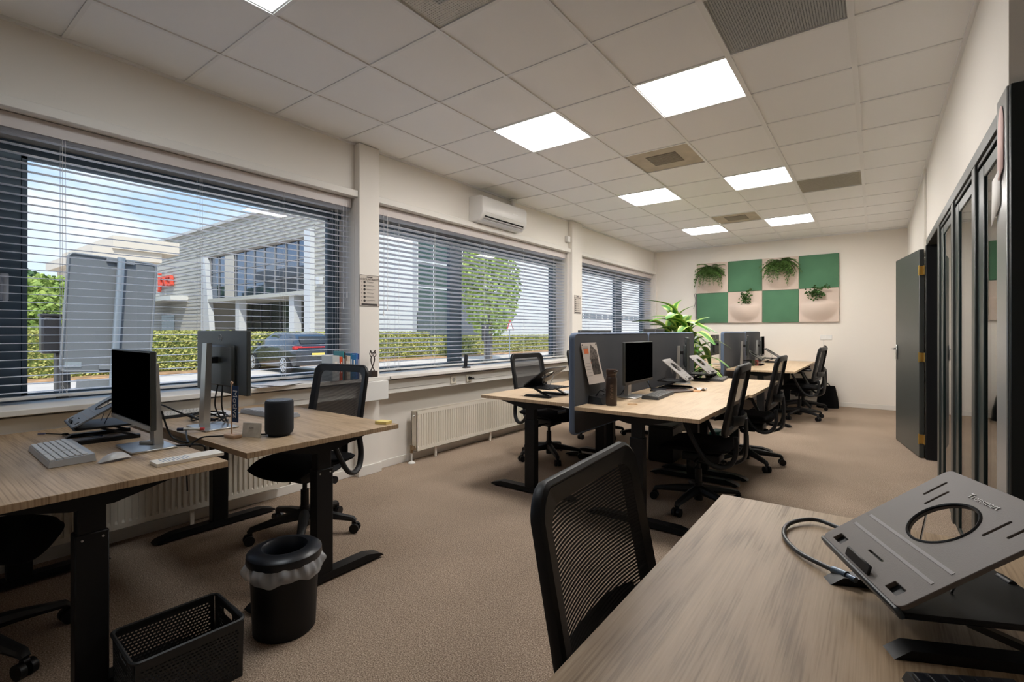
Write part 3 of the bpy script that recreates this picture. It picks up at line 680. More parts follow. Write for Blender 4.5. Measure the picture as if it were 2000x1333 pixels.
def make_chair(label, group, mesh_mat=mesh_fab, dz=0.0):
    """swivel chair, faces local +y, origin on floor under the column"""
    e = empty('office_chair', (0, 0, 0), 0, label, 'chair', group)
    for k in range(5):
        a = 2 * PI * k / 5 + PI / 2 + PI / 5; d = Vector((math.cos(a), math.sin(a), 0))
        lg = MB().tube([d * .02 + Vector((0, 0, .118)), d * .15 + Vector((0, 0, .108)), d * .30 + Vector((0, 0, .085)), d * .315 + Vector((0, 0, .070))], [.034, .028, .022, .018], 8, ry=[.036, .027, .017, .012], up0=(0, 0, 1)).build('leg', grey_black, e)
        p = d * .30; t = Vector((-d.y, d.x, 0))
        MB().cyl(p + Vector((0, 0, .05)), p + Vector((0, 0, .09)), .008, 8).cyl(p + t * .008 + Vector((0, 0, .029)) + d * .012, p + t * .028 + Vector((0, 0, .029)) + d * .012, .029, 16).cyl(p - t * .008 + Vector((0, 0, .029)) + d * .012, p - t * .028 + Vector((0, 0, .029)) + d * .012, .029, 16).tube([p + d * .012 + Vector((0, 0, .055)) - t * .01, p + d * .012 + Vector((0, 0, .055)) + t * .01], .014, 10).build('caster', black_plastic, lg)
    MB().cyl((0, 0, .045), (0, 0, .17), .030, 16).cyl((0, 0, .17), (0, 0, .27), .025, 16, .024).cyl((0, 0, .27), (0, 0, .37), .014, 12).build('gas_column', black_plastic, e)
    MB().box((0, -.03, .365), (.17, .26, .06), bev=.015, seg=2).box((0, -.02, .335), (.10, .14, .04), bev=.01).cyl((.10, .05, .36), (.20, .05, .355), .007, 8).cyl((.19, .05, .355), (.235, .05, .355), .014, 12).cyl((-.10, -.02, .36), (-.235, -.02, .355), .010, 8).cyl((-.22, -.02, .355), (-.245, -.02, .355), .022, 14).build('mechanism', black_plastic, e)
    def seat(u, v):
        x = (u - .5) * 2; y = (v - .5) * 2; ex = 1 - .10 * abs(y) ** 4; ey = 1 - .10 * abs(x) ** 4
        return (x, y, ex, ey)
    vs = []; n = 16
    def top(u, v):
        x, y, ex, ey = seat(u, v); ed = max(abs(x), abs(y)) ** 6
        return (x * .245 * ex, .015 + y * .245 * ey, .485 + .012 * x * x - .045 * max(0, y) ** 3 - .035 * ed)
    def bot(u, v):
        x, y, ex, ey = seat(u, v); return (x * .235 * ex, .015 + y * .235 * ey, .425 + .02 * x * x - .035 * max(0, y) ** 3 - .030 * (1 - x * x) * (1 - y * y))
    P = [Vector(top(i / n, j / n)) for j in range(n + 1) for i in range(n + 1)] + [Vector(bot(i / n, j / n)) for j in range(n + 1) for i in range(n + 1)]
    w = n + 1; K = w * w; F = []
    for j in range(n):
        for i in range(n): F.append((j * w + i, j * w + i + 1, (j + 1) * w + i + 1, (j + 1) * w + i)); F.append((K + j * w + i, K + (j + 1) * w + i, K + (j + 1) * w + i + 1, K + j * w + i + 1))
    bd = [i for i in range(w)] + [j * w + n for j in range(1, w)] + [n * w + i for i in range(n - 1, -1, -1)] + [j * w for j in range(n - 1, 0, -1)]
    for a, b in zip(bd, bd[1:] + bd[:1]): F.append((a, b, K + b, K + a))
    MB().faces(P, F).build('seat', seat_fabric, e, ang=70)
    # backrest
    H0 = .565 + dz; HH = .45
    def S3(a, b):   # a in [-1,1], b in [0,1]
        wdt = .236 + .012 * math.sin(PI * b) - .004 * b
        return Vector((a * wdt, -.235 - .03 * math.sin(PI * min(1, b * .9)) * .3 - .085 * b + .028 * a * a, H0 + HH * b + (.022 * (1 - a * a) if b > .5 else -.015 * (1 - a * a)) * abs(b - .5) * 2))
    out = [((p[0] / .5), p[1] + .5) for p in rrect(1, 1, .09, 6)]
    # outline in (a,b); inset ring
    def inset(p, f, ft): 
        a, b = p; return (a * (1 - f), .5 + (b - .5) * (1 - ft))
    n = len(out); vs = []; fs = []
    th = Vector((0, .013, 0))
    for (ring, off) in ((out, -1), (out, 1), ([inset(p, .15, .17) for p in out], 1), ([inset(p, .15, .17) for p in out], -1)):
        vs += [S3(*p) + th * off * (1 if off > 0 else 1.2) for p in ring]
    for r in range(4):
        for k in range(n): fs.append((r * n + k, r * n + (k + 1) % n, ((r + 1) % 4) * n + (k + 1) % n, ((r + 1) % 4) * n + k))
    MB().faces(vs, fs).tube([S3(*p) + Vector((0, -.002, 0)) for p in out], .012, 8, ry=.015, closed=True).build('back_frame', black_plastic, e)
    vs = []; fs = []; R = 7
    for r in range(R + 1):
        f = .12 + (1 - .12) * r / R
        vs += [S3(*inset(p, f, f if r == R else f)) + Vector((0, .012, 0)) for p in out]
    for r in range(R):
        for k in range(n): fs.append((r * n + k, r * n + (k + 1) % n, (r + 1) * n + (k + 1) % n, (r + 1) * n + k))
    MB().faces(vs, fs).build('back_mesh', mesh_mat, e)
    # lumbar bar and spine
    MB().tube(spline([(-.17, -.262, .66 + dz), (-.10, -.295, .655 + dz), (0, -.305, .65 + dz), (.10, -.295, .655 + dz), (.17, -.262, .66 + dz)], 4), .010, 8, ry=.035, up0=(0, 0, 1)).build('lumbar_support', grey_black, e)
    MB().tube(spline([(0, -.08, .36), (0, -.20, .335), (0, -.30, .38), (0, -.315, .50 + dz), (0, -.31, .66 + dz)], 6), .040, 10, ry=.013, up0=(0, 1, .01)).build('spine', grey_black, e)
    for s_ in (-1, 1):
        MB().tube(spline([(s_ * .248, .04, .66), (s_ * .25, .01, .60), (s_ * .25, -.05, .48), (s_ * .24, -.12, .385), (s_ * .225, -.19, .355), (s_ * .205, -.255, .38), (s_ * .19, -.285, .46), (s_ * .18, -.28, .56)], 5), .019, 10, ry=.015).build('arm_frame', grey_black, e)
        MB().box((s_ * .250, .02, .678), (.075, .25, .028), bev=.012, seg=3).build('armrest', black_plastic, e)
    return e

def make_monitor(W_, H_, lift, label, group, logo=True, grey=False):
    """screen faces local -y, origin on desk under the stand column"""
    e = empty('monitor', (0, 0, 0), 0, label, 'monitor', group)
    zc = lift + H_ / 2
    hs = MB().box((0, -.085, zc), (W_, .022, H_), bev=.003).box((0, -.066, zc - .02), (W_ * .62, .026, H_ * .66), bev=.010).build('housing', mat('monitor_back', (.045, .050, .049), .42), e)
    MB().box((0, -.0965, zc + .008), (W_ - .012, .002, H_ - .030)).build('screen', screen_m, e)
    MB().box((0, -.096, lift + .009), (W_ - .004, .004, .018), bev=.001).build('lower_bezel', mat('bezel_silver', (.42, .42, .41), .4), e)
    MB().box((0, -.035, zc + .01), (.045, .06, .035), bev=.004).build('arm_joint', black_plastic, e)
    MB().faces([(-.030, -.012, .008), (.030, -.012, .008), (.030, .022, .008), (-.030, .022, .008), (-.026, -.022, lift + H_ * .80), (.026, -.022, lift + H_ * .80), (.026, .004, lift + H_ * .80), (-.026, .004, lift + H_ * .80)],
               [(0, 3, 2, 1), (4, 5, 6, 7), (0, 1, 5, 4), (1, 2, 6, 5), (2, 3, 7, 6), (3, 0, 4, 7)]).build('stand_column', silver, e)
    MB().box((0, -.035, .005), (.245, .165, .008), bev=.002).build('stand_base', silver, e)
    if logo:
        lm = mat('logo_print', (.6, .6, .6), .4)
        link('logo', text_mesh('DELL', .016, lm), e, (0, -.0735, zc + H_ * .30 + .03), (PI / 2, 0, PI)) if False else None
        lg = MB().tube([(.019 * math.cos(2 * PI * k / 28), -.0735, zc + H_ * .38 + .019 * math.sin(2 * PI * k / 28)) for k in range(28)], .0011, 5, closed=True).build('logo_ring', lm, e)
        link('lettering', text_mesh('DELL', .0125, lm), e, (0, -.0733, zc + H_ * .38), (PI / 2, 0, PI))
    return e

def make_stand(label, group, m=None, tilt=32, dark=None):
    """laptop stand: lip along local x at y=0, rises to +y; origin on the desk under the lip"""
    e = empty('laptop_stand', (0, 0, 0), 0, label, 'laptop stand', group)
    m = m or grey_black; dm = dark or black_plastic
    t = math.radians(tilt); Wd = .28; D = .275; z0 = .082
    holes = [circ(.055, 36, 0, .165)]
    for (cx, cy) in ((-.105, .222), (-.075, .205), (.075, .205), (.105, .222)):
        holes.append(rrect(.007, .050, .0034, 3, cx, cy))
    for sx in (-1, 1): holes.append(rrect(.034, .020, .002, 2, sx * .098, .020))
    holes.append(rrect(.05, .006, .0028, 3, .0, .040))
    pl = link('top_plate', curve_mesh('top_plate', rrect(Wd, D, .012, 5, 0, D / 2), holes, .008, m, .0012), e, (0, 0, z0), (t, 0, 0))
    pl['label'] = 'tilted plate with a round hole'
    MB().tube([(.0555 * math.cos(2 * PI * k / 36), .165 + .0555 * math.sin(2 * PI * k / 36), .0035) for k in range(36)], .0028, 6, closed=True).build('hole_rim', dm, pl)
    MB().box((0, -.003, -.006), (Wd, .009, .020), bev=.003).build('lip', mat('lip_slate', (.035, .045, .055), .4), pl)
    MB().box((0, .010, .010), (.085, .018, .005), rot=Matrix.Rotation(.7, 3, 'X'), bev=.002).build('stop', dm, pl)
    for sx in (-1, 1): MB().box((sx * .098, .020, -.007), (.040, .026, .006)).build('pocket', dm, pl)
    for y in (.085, .118, .15): MB().box((0, y - .02, .00435), (Wd - .03, .006, .0006)).build('grip_strip', mat('grip_strip', (.26, .24, .23), .5), pl) if y != .15 else None
    lb = MB().box((0, .13, z0 - .012), (Wd - .01, .25, .010), bev=.003)
    for k in range(4): lb.cyl((-.10 + k * .065, .245, z0 - .010), (-.10 + k * .065 + .03, .245, z0 - .010), .008, 10)
    lb.build('lower_plate', dm, e)
    for s_ in (-1, 1):
        MB().faces([(s_ * .115 + dx, y, z) for dx in (-.017, .017) for (y, z) in ((-.004, 0), (.02, .016), (.245, .016), (.245, 0))], [(0, 1, 2, 3), (7, 6, 5, 4), (0, 4, 5, 1), (1, 5, 6, 2), (2, 6, 7, 3), (0, 3, 7, 4)]).build('foot', dm, e)
        MB().tube([(s_ * .115, .235, .010), (s_ * .115, .10, z0 - .018)], .016, 4, ry=.007, up0=(0, .5, 1), square=True).build('arm', dm, e)
        MB().tube([(s_ * .05, .12, z0 - .008), (s_ * .075, .155, z0 + .155 * math.tan(t) - .004)], .0018, 6).build('strut', chrome, e)
    return e

key_cache = {}
def make_keyboard(label, group, body, keym, W_=.44, D=.13, single=False, h=.018):
    e = empty('keyboard', (0, 0, 0), 0, label, 'keyboard', group)
    def zt(y): return h + (y + D / 2) / D * .008
    MB().faces([(-W_ / 2, -D / 2, .002), (W_ / 2, -D / 2, .002), (W_ / 2, D / 2, .002), (-W_ / 2, D / 2, .002), (-W_ / 2 + .004, -D / 2 + .004, zt(-D / 2)), (W_ / 2 - .004, -D / 2 + .004, zt(-D / 2)), (W_ / 2 - .004, D / 2 - .004, zt(D / 2)), (-W_ / 2 + .004, D / 2 - .004, zt(D / 2))],
               [(0, 3, 2, 1), (4, 5, 6, 7), (0, 1, 5, 4), (1, 2, 6, 5), (2, 3, 7, 6), (3, 0, 4, 7)]).build('case', body, e)
    p = .019; rows = 6; y0 = -D / 2 + .014; m_ = MB(); nx = int((W_ - .02) / p)
    for r in range(rows):
        x = -W_ / 2 + .012; y = y0 + r * p; k = 0
        while x < W_ / 2 - .02:
            w = p
            if r == 0 and k == 3: w = p * 5.5
            elif (k == 0 and r < 5): w = p * (1.25 + .2 * (r % 3))
            if x + w > W_ / 2 - .008: w = W_ / 2 - .010 - x
            if w < p * .6: break
            gap = (abs(x - (W_ / 2 - .15)) < p * .5)
            if gap: x += .006
            if single:
                kk = (round(w, 4), keym.name)
                if kk not in key_cache: key_cache[kk] = MB().box((0, 0, 0), (w - .0025, p - .003, .006), bev=.0012).mesh('key', keym)
                link('key', key_cache[kk], e, (x + w / 2, y, zt(y) + .0025))
            else: m_.box((x + w / 2, y, zt(y) + .002), (w - .003, p - .003, .005))
            x += w; k += 1
    if not single:
        o = m_.build('keys', keym, e); o['kind'] = 'stuff'
    return e

# ------------------------------------------------------------ place desks
gD = 'sit-stand desks with black T-legs'
def place(o, x, y, rz, z=0): o.location = (x, y, z); o.rotation_euler = (0, 0, rz); return o
dA = place(make_desk(1.42, .80, .74, oak, 'oak desk filling the lower right foreground', gD), .012, .93, PI / 2)
dB = place(make_desk(1.42, .81, .74, oak, 'left desk nearest the camera, carrying the white keyboard', gD), -2.78, .485, 0)
dC = place(make_desk(1.36, .82, .74, oak, 'left desk with the black cylindrical speaker, nearest the first column', gD), -2.81, 1.40, 0)
L1 = place(make_desk(1.40, .86, .74, pale_oak, 'window-side desk with the black laptop stand and crank handle, near end of the middle row', gD, crank=True), -2.145, 3.745, -PI / 2); L1.rotation_euler = (0, 0, PI / 2 + PI)
L1.rotation_euler = (0, 0, PI / 2)
R1 = place(make_desk(1.40, .83, .74, pale_oak, 'desk with the brown bottle, near end of the middle row', gD), -1.235, 3.64, PI / 2)
mk = lambda lab: lab
L2 = copy_tree(L1, None, (-2.145, 5.15, 0), PI / 2, 'window-side desk behind the second grey divider in the middle row')
R2 = copy_tree(R1, None, (-1.21, 5.045, 0), PI / 2, 'far desk of the middle row, door side, with potted leaves')
R3 = copy_tree(R1, None, (-1.235, 7.90, 0), PI / 2, 'nearer desk of the far block on the door side')
R4 = copy_tree(R1, None, (-1.235, 9.215, 0), PI / 2, 'desk of the far block against the end wall, door side')
L3 = copy_tree(L1, None, (-2.145, 7.90, 0), PI / 2, 'nearer desk of the far block on the window side')
L4 = copy_tree(L1, None, (-2.145, 9.215, 0), PI / 2, 'desk of the far block against the end wall, window side')
for d_ in (R4, L4): d_.scale = (.87, 1, 1)
for d_ in (L2, L3, L4):
    for c_ in kids(d_):
        if c_.name.startswith('crank'): bpy.data.objects.remove(c_)
# dividers
def divider(y0, y1, z0, z1, label):
    L = y1 - y0; e = empty('desk_divider', (-1.683, (y0 + y1) / 2, 0), PI / 2, label, 'divider', 'grey felt dividers between facing desks')
    H = z1 - z0
    link('panel', curve_mesh('panel', rrect(L, H, .035, 5), [], .040, div_m, .008), e, (0, 0, (z0 + z1) / 2), (PI / 2, 0, 0))
    pts = [(p[0], 0, p[1] + (z0 + z1) / 2) for p in rrect(L + .004, H + .004, .036, 6)]
    MB().tube(pts, .0105, 8, ry=.0225, closed=True, up0=(0, 1, 0)).build('edge_band', div_edge, e)
    return e
divider(2.965, 4.325, .545, 1.235, 'grey felt divider with the pinned poster, nearest of the middle row')
divider(4.345, 5.735, .545, 1.235, 'grey felt divider in front of the leafy plant')
divider(7.13, 8.50, .60, 1.240, 'grey felt divider at the near end of the far block')
divider(8.52, 9.75, .60, 1.245, 'grey felt divider beside the end wall')

# ------------------------------------------------------------ chairs
gC = 'black mesh-back swivel chairs'
c1 = place(make_chair('mesh-back chair pushed up to the foreground desk', gC, mesh_fab, -.065), -.215, 1.005, -PI / 2 + .06); c1.scale = (1.05, 1, 1)
ch = make_chair('mesh-back chair between the speaker desk and the window books', gC, mesh_far); place(ch, -2.86, 1.68, PI + .16)
for k_ in kids(ch):
    if k_.name.startswith('leg'): k_.rotation_euler = (0, 0, math.radians(10))
def chair(x, y, rz, label, base=0):
    c = copy_tree(ch, None, (x, y, 0), rz, label)
    for k_ in kids(c):
        if k_.name.startswith('leg'): k_.rotation_euler = (0, 0, math.radians(base))
    return c
chair(-2.765, .242, -.45, 'black chair at the lower left corner, under the near left desk', -4)
chair(-2.60, 4.12, -PI / 2 - .12, 'mesh-back chair on the window side behind the black laptop stand')
chair(-2.68, 5.35, -PI / 2 + .1, 'window-side chair mostly hidden behind the first divider')
chair(-1.02, 3.63, PI / 2 + .03, 'black chair beside the near door-side desk of the middle row', -30)
chair(-.98, 5.06, PI / 2 - .02, 'black chair second from the camera along the door side of the middle row', 26)
chair(-.88, 8.20, PI / 2 - .12, 'black chair at the nearer far-block desk on the door side', -30)
chair(-.93, 9.15, PI / 2 + .1, 'farthest black chair, against the end wall')
chair(-2.75, 7.9, -PI / 2, 'black chair on the window side of the far block')

# ------------------------------------------------------------ left desks: things
ZD = .74
gM = 'monitors on silver stands'
m1 = place(make_monitor(.56, .32, .115, 'monitor with a black screen on the near left desk', gM), -2.60, .81, -0.03, ZD)
m2 = place(make_monitor(.60, .335, .185, 'monitor seen from behind beside the blue pennant', gM), -2.86, 1.115, PI, ZD)
gS = 'tilted laptop stands'
s1 = place(make_stand('grey laptop stand beside the black-screened monitor, near left desk', gS, mat('stand_grey', (.23, .24, .25), .5), 30), -3.02, .60, -.10, ZD)
white_k = mat('white_keys', (.68, .67, .66), .45)
k1 = place(make_keyboard('white keyboard on the near left desk', 'keyboards', mat('white_case', (.50, .51, .53), .4), white_k, .44, .14, True, .024), -2.70, .51, -.03, ZD)
k2 = place(make_keyboard('grey keyboard lying behind the speaker', 'keyboards', mat('grey_case', (.36, .37, .39), .4), mat('grey_keys', (.42, .42, .43), .5), .44, .13), -3.0, 1.53, PI + .06, ZD)
k3 = place(make_keyboard('white keyboard on the windowsill behind the cable tangle', 'keyboards', black_plastic, white_k, .30, .12), -3.40, 1.18, PI / 2, ZD)
# mouse
ms = empty('mouse', (-2.43, .62, ZD), .2, 'clear-topped white mouse beside the white keyboard', 'mouse')
MB().sheet(lambda u, v: ((u - .5) * .06 * math.sin(PI * min(.98, max(.02, v))) ** .5, (v - .5) * .11, .004 + .03 * math.sin(PI * v) ** .7 * math.cos((u - .5) * 2.6)), 10, 12, .001).build('shell', mat('mouse_white', (.62, .62, .63), .25), ms)
# notepad
npd = empty('notepad', (-2.215, .80, ZD), -.02, 'thin white note block at the edge of the near left desk', 'notepad')
MB().box((0, 0, .007), (.085, .235, .013), bev=.001).build('sheets', mat('note_paper', (.76, .73, .68), .8), npd)
m_ = MB()
for k in range(9): m_.box((.0 + random.uniform(-.01, .01), -.09 + k * .011, .0137), (.05 + .015 * random.random(), .003, .0006))
m_.build('print', mat('note_blue', (.25, .35, .5), .7), npd)
# speaker
sp = empty('speaker', (-2.375, 1.26, ZD), 0, 'black cylindrical speaker with a pale top on the left desk', 'speaker')
MB().lathe([(.050, 0), (.052, .010), (.062, .014), (.0655, .030), (.0655, .165), (.063, .172), (.060, .174)], 48, sx=1.0, sy=1.0).build('body', mat('speaker_cloth', (.010, .013, .018), .85, bump=.3, bscale=900), sp)
MB().lathe([(.0605, .1725), (.060, .1755), (0.0001, .1757)], 48).build('top_cap', mat('speaker_top', (.055, .055, .06), .22), sp)
# pennant
pn = empty('table_flag', (-2.51, 1.095, ZD), .1, 'blue Motivz pennant on a wooden stick stand', 'flag')
wd_ = mat('light_beech', (.60, .40, .27), .5)
MB().box((.01, 0, .009), (.085, .045, .018), bev=.005, seg=2).build('base', wd_, pn); MB().cyl((0, 0, .015), (0, 0, .262), .0035, 10).build('stick', wd_, pn)
MB().lathe([(.0001, 0), (.006, .003), (.0075, .009), (.005, .014), (.0001, .016)], 16, (0, 0, .258)).build('finial', wd_, pn)
MB().box((.030, 0, .165), (.052, .002, .175)).build('banner', mat('navy_cloth', (.018, .05, .14), .8), pn)
link('lettering', text_mesh('Motivz', .050, mat('flag_white', (.8, .8, .82), .7), .0008), pn, (.030, -.0018, .165), (PI / 2, PI / 2, 0))
# card
cd = empty('plug_block', (-2.435, 1.155, ZD), .42, 'white QR-less paper card propped beside the speaker', 'card'); cd['label'] = 'small pale printed card propped between the pennant and the speaker'; cd.name = 'desk_card'
MB().box((0, 0, .035), (.105, .004, .070), rot=Matrix.Rotation(-.12, 3, 'X'), bev=.001).build('card', mat('card_marble', (.60, .57, .51), .6, var=.12, vscale=40), cd)
link('lettering', text_mesh('BVM', .014, mat('card_ink', (.2, .17, .14), .7)), cd, (0, -.0045, .044), (PI / 2 - .12, 0, 0)); MB().box((0, .014, .016), (.02, .03, .03), bev=.002).build('easel', mat('card_easel', (.5, .47, .42), .6), cd)
po = MB().box((0, 0, .008), (.075, .055, .016), bev=.001).build('sticky_notes', mat('sticky_yellow', (.78, .62, .22), .8)); po.location = (-2.205, 1.765, ZD); po.rotation_euler = (0, 0, .25); tag(po, 'yellow sticky note block on the corner of the speaker desk', 'sticky notes')
mk_ = empty('marker_pen', (-2.735, 1.225, ZD + .016), .75, 'white marker pen with red and dark ends on the monitor base', 'pen')
MB().cyl((-.04, 0, .0), (.04, 0, .0), .007, 12).build('barrel', white_pl, mk_); MB().cyl((.04, 0, 0), (.058, 0, 0), .0072, 12).build('cap_end', mat('marker_red', (.5, .04, .04), .5), mk_); MB().cyl((-.07, 0, 0), (-.04, 0, 0), .0078, 12).build('cap', mat('marker_navy', (.02, .03, .08), .4), mk_)
mk_.location = (-2.80, 1.12 - .09, ZD + .0165)
def cable(pts, r, label, m=black_plastic, name='cable', n=8, cat='cable', group=None):
    o = MB().tube(spline(pts, n), r, 7).build(name, m); tag(o, label, cat, group); return o
cable([(-2.42, 1.22, .746), (-2.50, 1.13, .746), (-2.56, 1.06, .746), (-2.60, .99, .742), (-2.62, .945, .68), (-2.61, .94, .5)], .0035, 'black power cord running from the speaker over the desk edge')
cable([(-2.62, .80, .93), (-2.64, .83, .80), (-2.60, .80, .746), (-2.50, .86, .746), (-2.40, .93, .744), (-2.45, .94, .66)], .004, 'black cord hanging from the near left monitor to the desk edge')
cable([(-2.56, .82, .90), (-2.57, .86, .78), (-2.50, .90, .752), (-2.60, .935, .752), (-2.85, 1.02, .746)], .004, 'second black cord looping over the gap between the left desks')
hub = MB().box((0, 0, .006), (.07, .025, .012), bev=.003).build('usb_hub', mat('hub_white', (.62, .6, .56), .5)); hub.location = (-2.63, .79, ZD + .009); hub.rotation_euler = (0, 0, .5); tag(hub, 'small white adapter on the base of the near left monitor', 'adapter')
ub = empty('usb_cable', (0, 0, 0), 0, 'USB plug lead lying in front of the grey laptop stand', 'cable')
MB().tube(spline([(-3.02, .72, .747), (-3.14, .66, .747), (-3.24, .60, .748), (-3.30, .57, .748)]), .0028, 7).build('lead', black_plastic, ub); MB().box((-3.315, .555, .748), (.03, .014, .008), rot=Matrix.Rotation(.9, 3, 'Z'), bev=.002).build('plug', mat('plug_blue', (.12, .12, .2), .4), ub); MB().box((-3.20, .62, .749), (.025, .016, .012), rot=Matrix.Rotation(.5, 3, 'Z'), bev=.003).build('ferrite', black_plastic, ub)
for k in range(3):
    a = k * .9; cx, cy = -3.13 + .015 * k, 1.24
    cable([(cx + (.13 + .012 * k) * math.cos(t + a), cy + (.075 + .01 * k) * math.sin(t + a), .749 + .008 * k + .012 * math.sin(3 * t)) for t in [i * .9 for i in range(7)]], .0045, ['lowest and tightest coil of black cable behind the pennant', 'middle coil of black cable behind the pennant', 'widest coil of black cable, on top of the tangle behind the pennant'][k], group='tangled cables on the left desk')
for (dx, dy) in ((-.02, 0), (.035, .01)):
    cable([(-2.80 + dx, 1.16, .97), (-2.80 + dx * 1.5, 1.15, .86), (-2.84 + dx, 1.20, .77), (-2.98, 1.27 + dy, .75)], .004, ('left of two black cords dropping behind the rear-facing monitor' if dx > 0 else 'right of two black cords dropping behind the rear-facing monitor'), group='cords under the rear-facing monitor')
cable([(-3.40, 1.05, .80), (-3.33, 1.06, .83), (-3.22, 1.10, .80), (-3.12, 1.16, .76), (-3.0, 1.22, .75)], .0045, 'black cord arching from the windowsill onto the speaker desk')
mpd = MB().box((0, 0, .003), (.22, .17, .005), bev=.001).build('mouse_mat', mat('mat_white', (.74, .74, .76), .5)); mpd.location = (-3.3, 1.36, ZD); tag(mpd, 'pale mouse mat at the window end of the speaker desk', 'mouse mat')

# sill things: books, trophy, papers, bracket
bk = [(.055, .20, (.52, .56, .56)), (.012, .185, (.45, .05, .02)), (.018, .190, (.70, .09, .02)), (.010, .235, (.02, .22, .25)), (.014, .225, (.02, .022, .025)), (.011, .20, (.22, .15, .11)), (.013, .195, (.60, .50, .42)), (.013, .195, (.64, .58, .50)), (.016, .215, (.01, .14, .28)), (.030, .205, (.015, .13, .33)), (.013, .215, (.04, .17, .50)), (.013, .21, (.015, .05, .22))]
bl = ['pale grey-and-white book at the near end of the sill row', 'dark red book next to the pale book', 'bright red-orange book in the sill row', 'tall teal book in the sill row', 'black book behind the teal one', 'brown book in the middle of the sill row', 'cream book beside the brown one', 'cream-white book in front of the blue ones', 'dark blue-teal book, first of the blue ones', 'thick mid-blue book in the sill row', 'bright blue book second from the trophy', 'navy book nearest the trophy']
y = 2.245
for k, (t, h, c) in enumerate(bk):
    t *= 1.12
    e = empty('book', (-3.50, y + t / 2, .862), 0, bl[k], 'book', 'books on the windowsill beside the column')
    d = .13 if k else .15
    MB().box((0, 0, h / 2), (d, t, h), bev=.001).build('cover', mat('book_cover_%d' % k, c, .45), e)
    MB().box((.0, 0, h - .0008), (d - .008, t - .004, .003)).build('pages', mat('pages', (.75, .71, .62), .8), e)
    MB().box((d / 2 + .0005, 0, h * .55), (.0006, t * .35, h * .45)).build('spine_print', mat('spine_print', (.75, .72, .68), .5), e)
    y += t + .001
tb = empty('trophy', (-3.50, 2.685, .862), 0, 'dark bronze trophy of entwined figures on a square block', 'trophy')
brz = mat('bronze', (.05, .035, .028), .45, metal=.4)
MB().box((0, 0, .026), (.062, .062, .052), bev=.002).build('block', brz, tb)
MB().tube(spline([(0, -.022, .05), (0, .004, .10), (0, .020, .15), (0, .010, .185), (0, .016, .20)]), .005, 7).tube(spline([(0, .020, .05), (0, -.006, .10), (0, -.018, .15), (0, -.006, .185), (0, -.012, .205)]), .005, 7).tube(spline([(0, .018, .17), (0, .034, .19), (0, .020, .225)]), .0045, 6).tube(spline([(0, -.012, .165), (0, -.03, .20), (0, -.018, .232)]), .0045, 6).tube(spline([(0, -.02, .225), (0, .0, .205), (0, .03, .23)]), .0045, 6).lathe([(.0001, 0), (.010, .008), (.0001, .018)], 10, (0, .014, .198)).lathe([(.0001, 0), (.010, .008), (.0001, .018)], 10, (0, -.012, .203)).build('figures', brz, tb)
pm = mat('sheet_paper', (.72, .73, .76), .7)
for k, (x, yy, rz, lab) in enumerate(((-3.52, 1.80, .1, 'white paper sheet lying under the others on the near windowsill'), (-3.50, 1.86, .5, 'white paper sheet on top, slanting over the near windowsill edge'))):
    o = MB().sheet(lambda u, v: ((u - .5) * .21, (v - .5) * .297, .003 * math.sin(u * 3 + v * 2)), 6, 6, .0012).build('paper_sheet', pm); o.location = (x, yy, .867 + .006 * k); o.rotation_euler = (0, 0, rz); tag(o, lab, 'paper')
br = empty('bracket', (-3.53, 3.93, .862), PI / 2, 'dark grey L-shaped holder standing on the middle windowsill', 'holder')
MB().box((.005, 0, .008), (.085, .05, .016), bev=.003).box((-.008, .0, .075), (.022, .04, .14), rot=Matrix.Rotation(.12, 3, 'Y'), bev=.004).build('body', grey_black, br)

# ------------------------------------------------------------ middle row: things
mB = place(make_stand('black laptop stand on the window-side desk, seen from behind', gS, mat('stand_black', (.012, .012, .013), .4), 33), -2.24, 3.32, -PI / 2 - .06, ZD)
nb = MB().box((0, 0, .008), (.24, .17, .014), bev=.003).build('closed_notebook', mat('pale_laptop', (.62, .64, .66), .35)); nb.location = (-1.98, 3.55, ZD); nb.rotation_euler = (0, 0, .2); tag(nb, 'thin pale closed laptop under the black laptop stand', 'laptop')
m3 = copy_tree(m1, None, (-1.57, 3.66, ZD), PI / 2, 'monitor with a black screen beside the brown bottle')
for (x, yv, rz, lab, dz) in ((-1.76, 3.64, -PI / 2, 'monitor just showing above the poster divider', .09), (-1.76, 4.98, -PI / 2, 'monitor just showing above the second divider, left of the plant', .11),
                         (-1.585, 4.93, 1.90, 'monitor seen edge-on in front of the second divider', .02), (-1.95, 8.15, -PI / 2 + .05, 'monitor on the far window-side desk, dark back', .03), (-1.575, 7.80, PI / 2 + .2, 'silver-backed monitor beside the far divider', .02), (-1.575, 8.95, PI / 2 + .1, 'monitor beside the last divider at the end wall', .0), (-2.0, 9.3, -PI / 2, 'monitor by the end wall on the window side', .08)):
    o = copy_tree(m1, None, (x, yv, ZD), rz, lab)
    if dz:
        for c_ in kids(o):
            if not c_.name.startswith('stand'): c_.location.z += dz
dark_bezel = None
for o in [m3] + [q for q in bpy.data.objects if q.name.startswith('monitor.') and q is not m2]:
    for c_ in kids(o):
        if c_.name.startswith('lower_bezel'):
            if dark_bezel is None: dark_bezel = c_.data.copy(); dark_bezel.materials[0] = black_plastic
            c_.data = dark_bezel
po2 = empty('pinned_poster', (-1.655, 3.20, 1.025), PI / 2 , 'curled black-and-orange poster pinned to the nearest divider', 'poster')
def pf(u, v): return ((u - .5) * .235 + .10 * (1 - v) * 1.0 - .05, -.003 - .014 * (1 - v) * (1 - v) - .010 * (1 - v) * u, (v - .5) * .30)
MB().sheet(pf, 8, 10, .001).build('sheet', mat('poster_white', (.62, .56, .52), .7), po2)
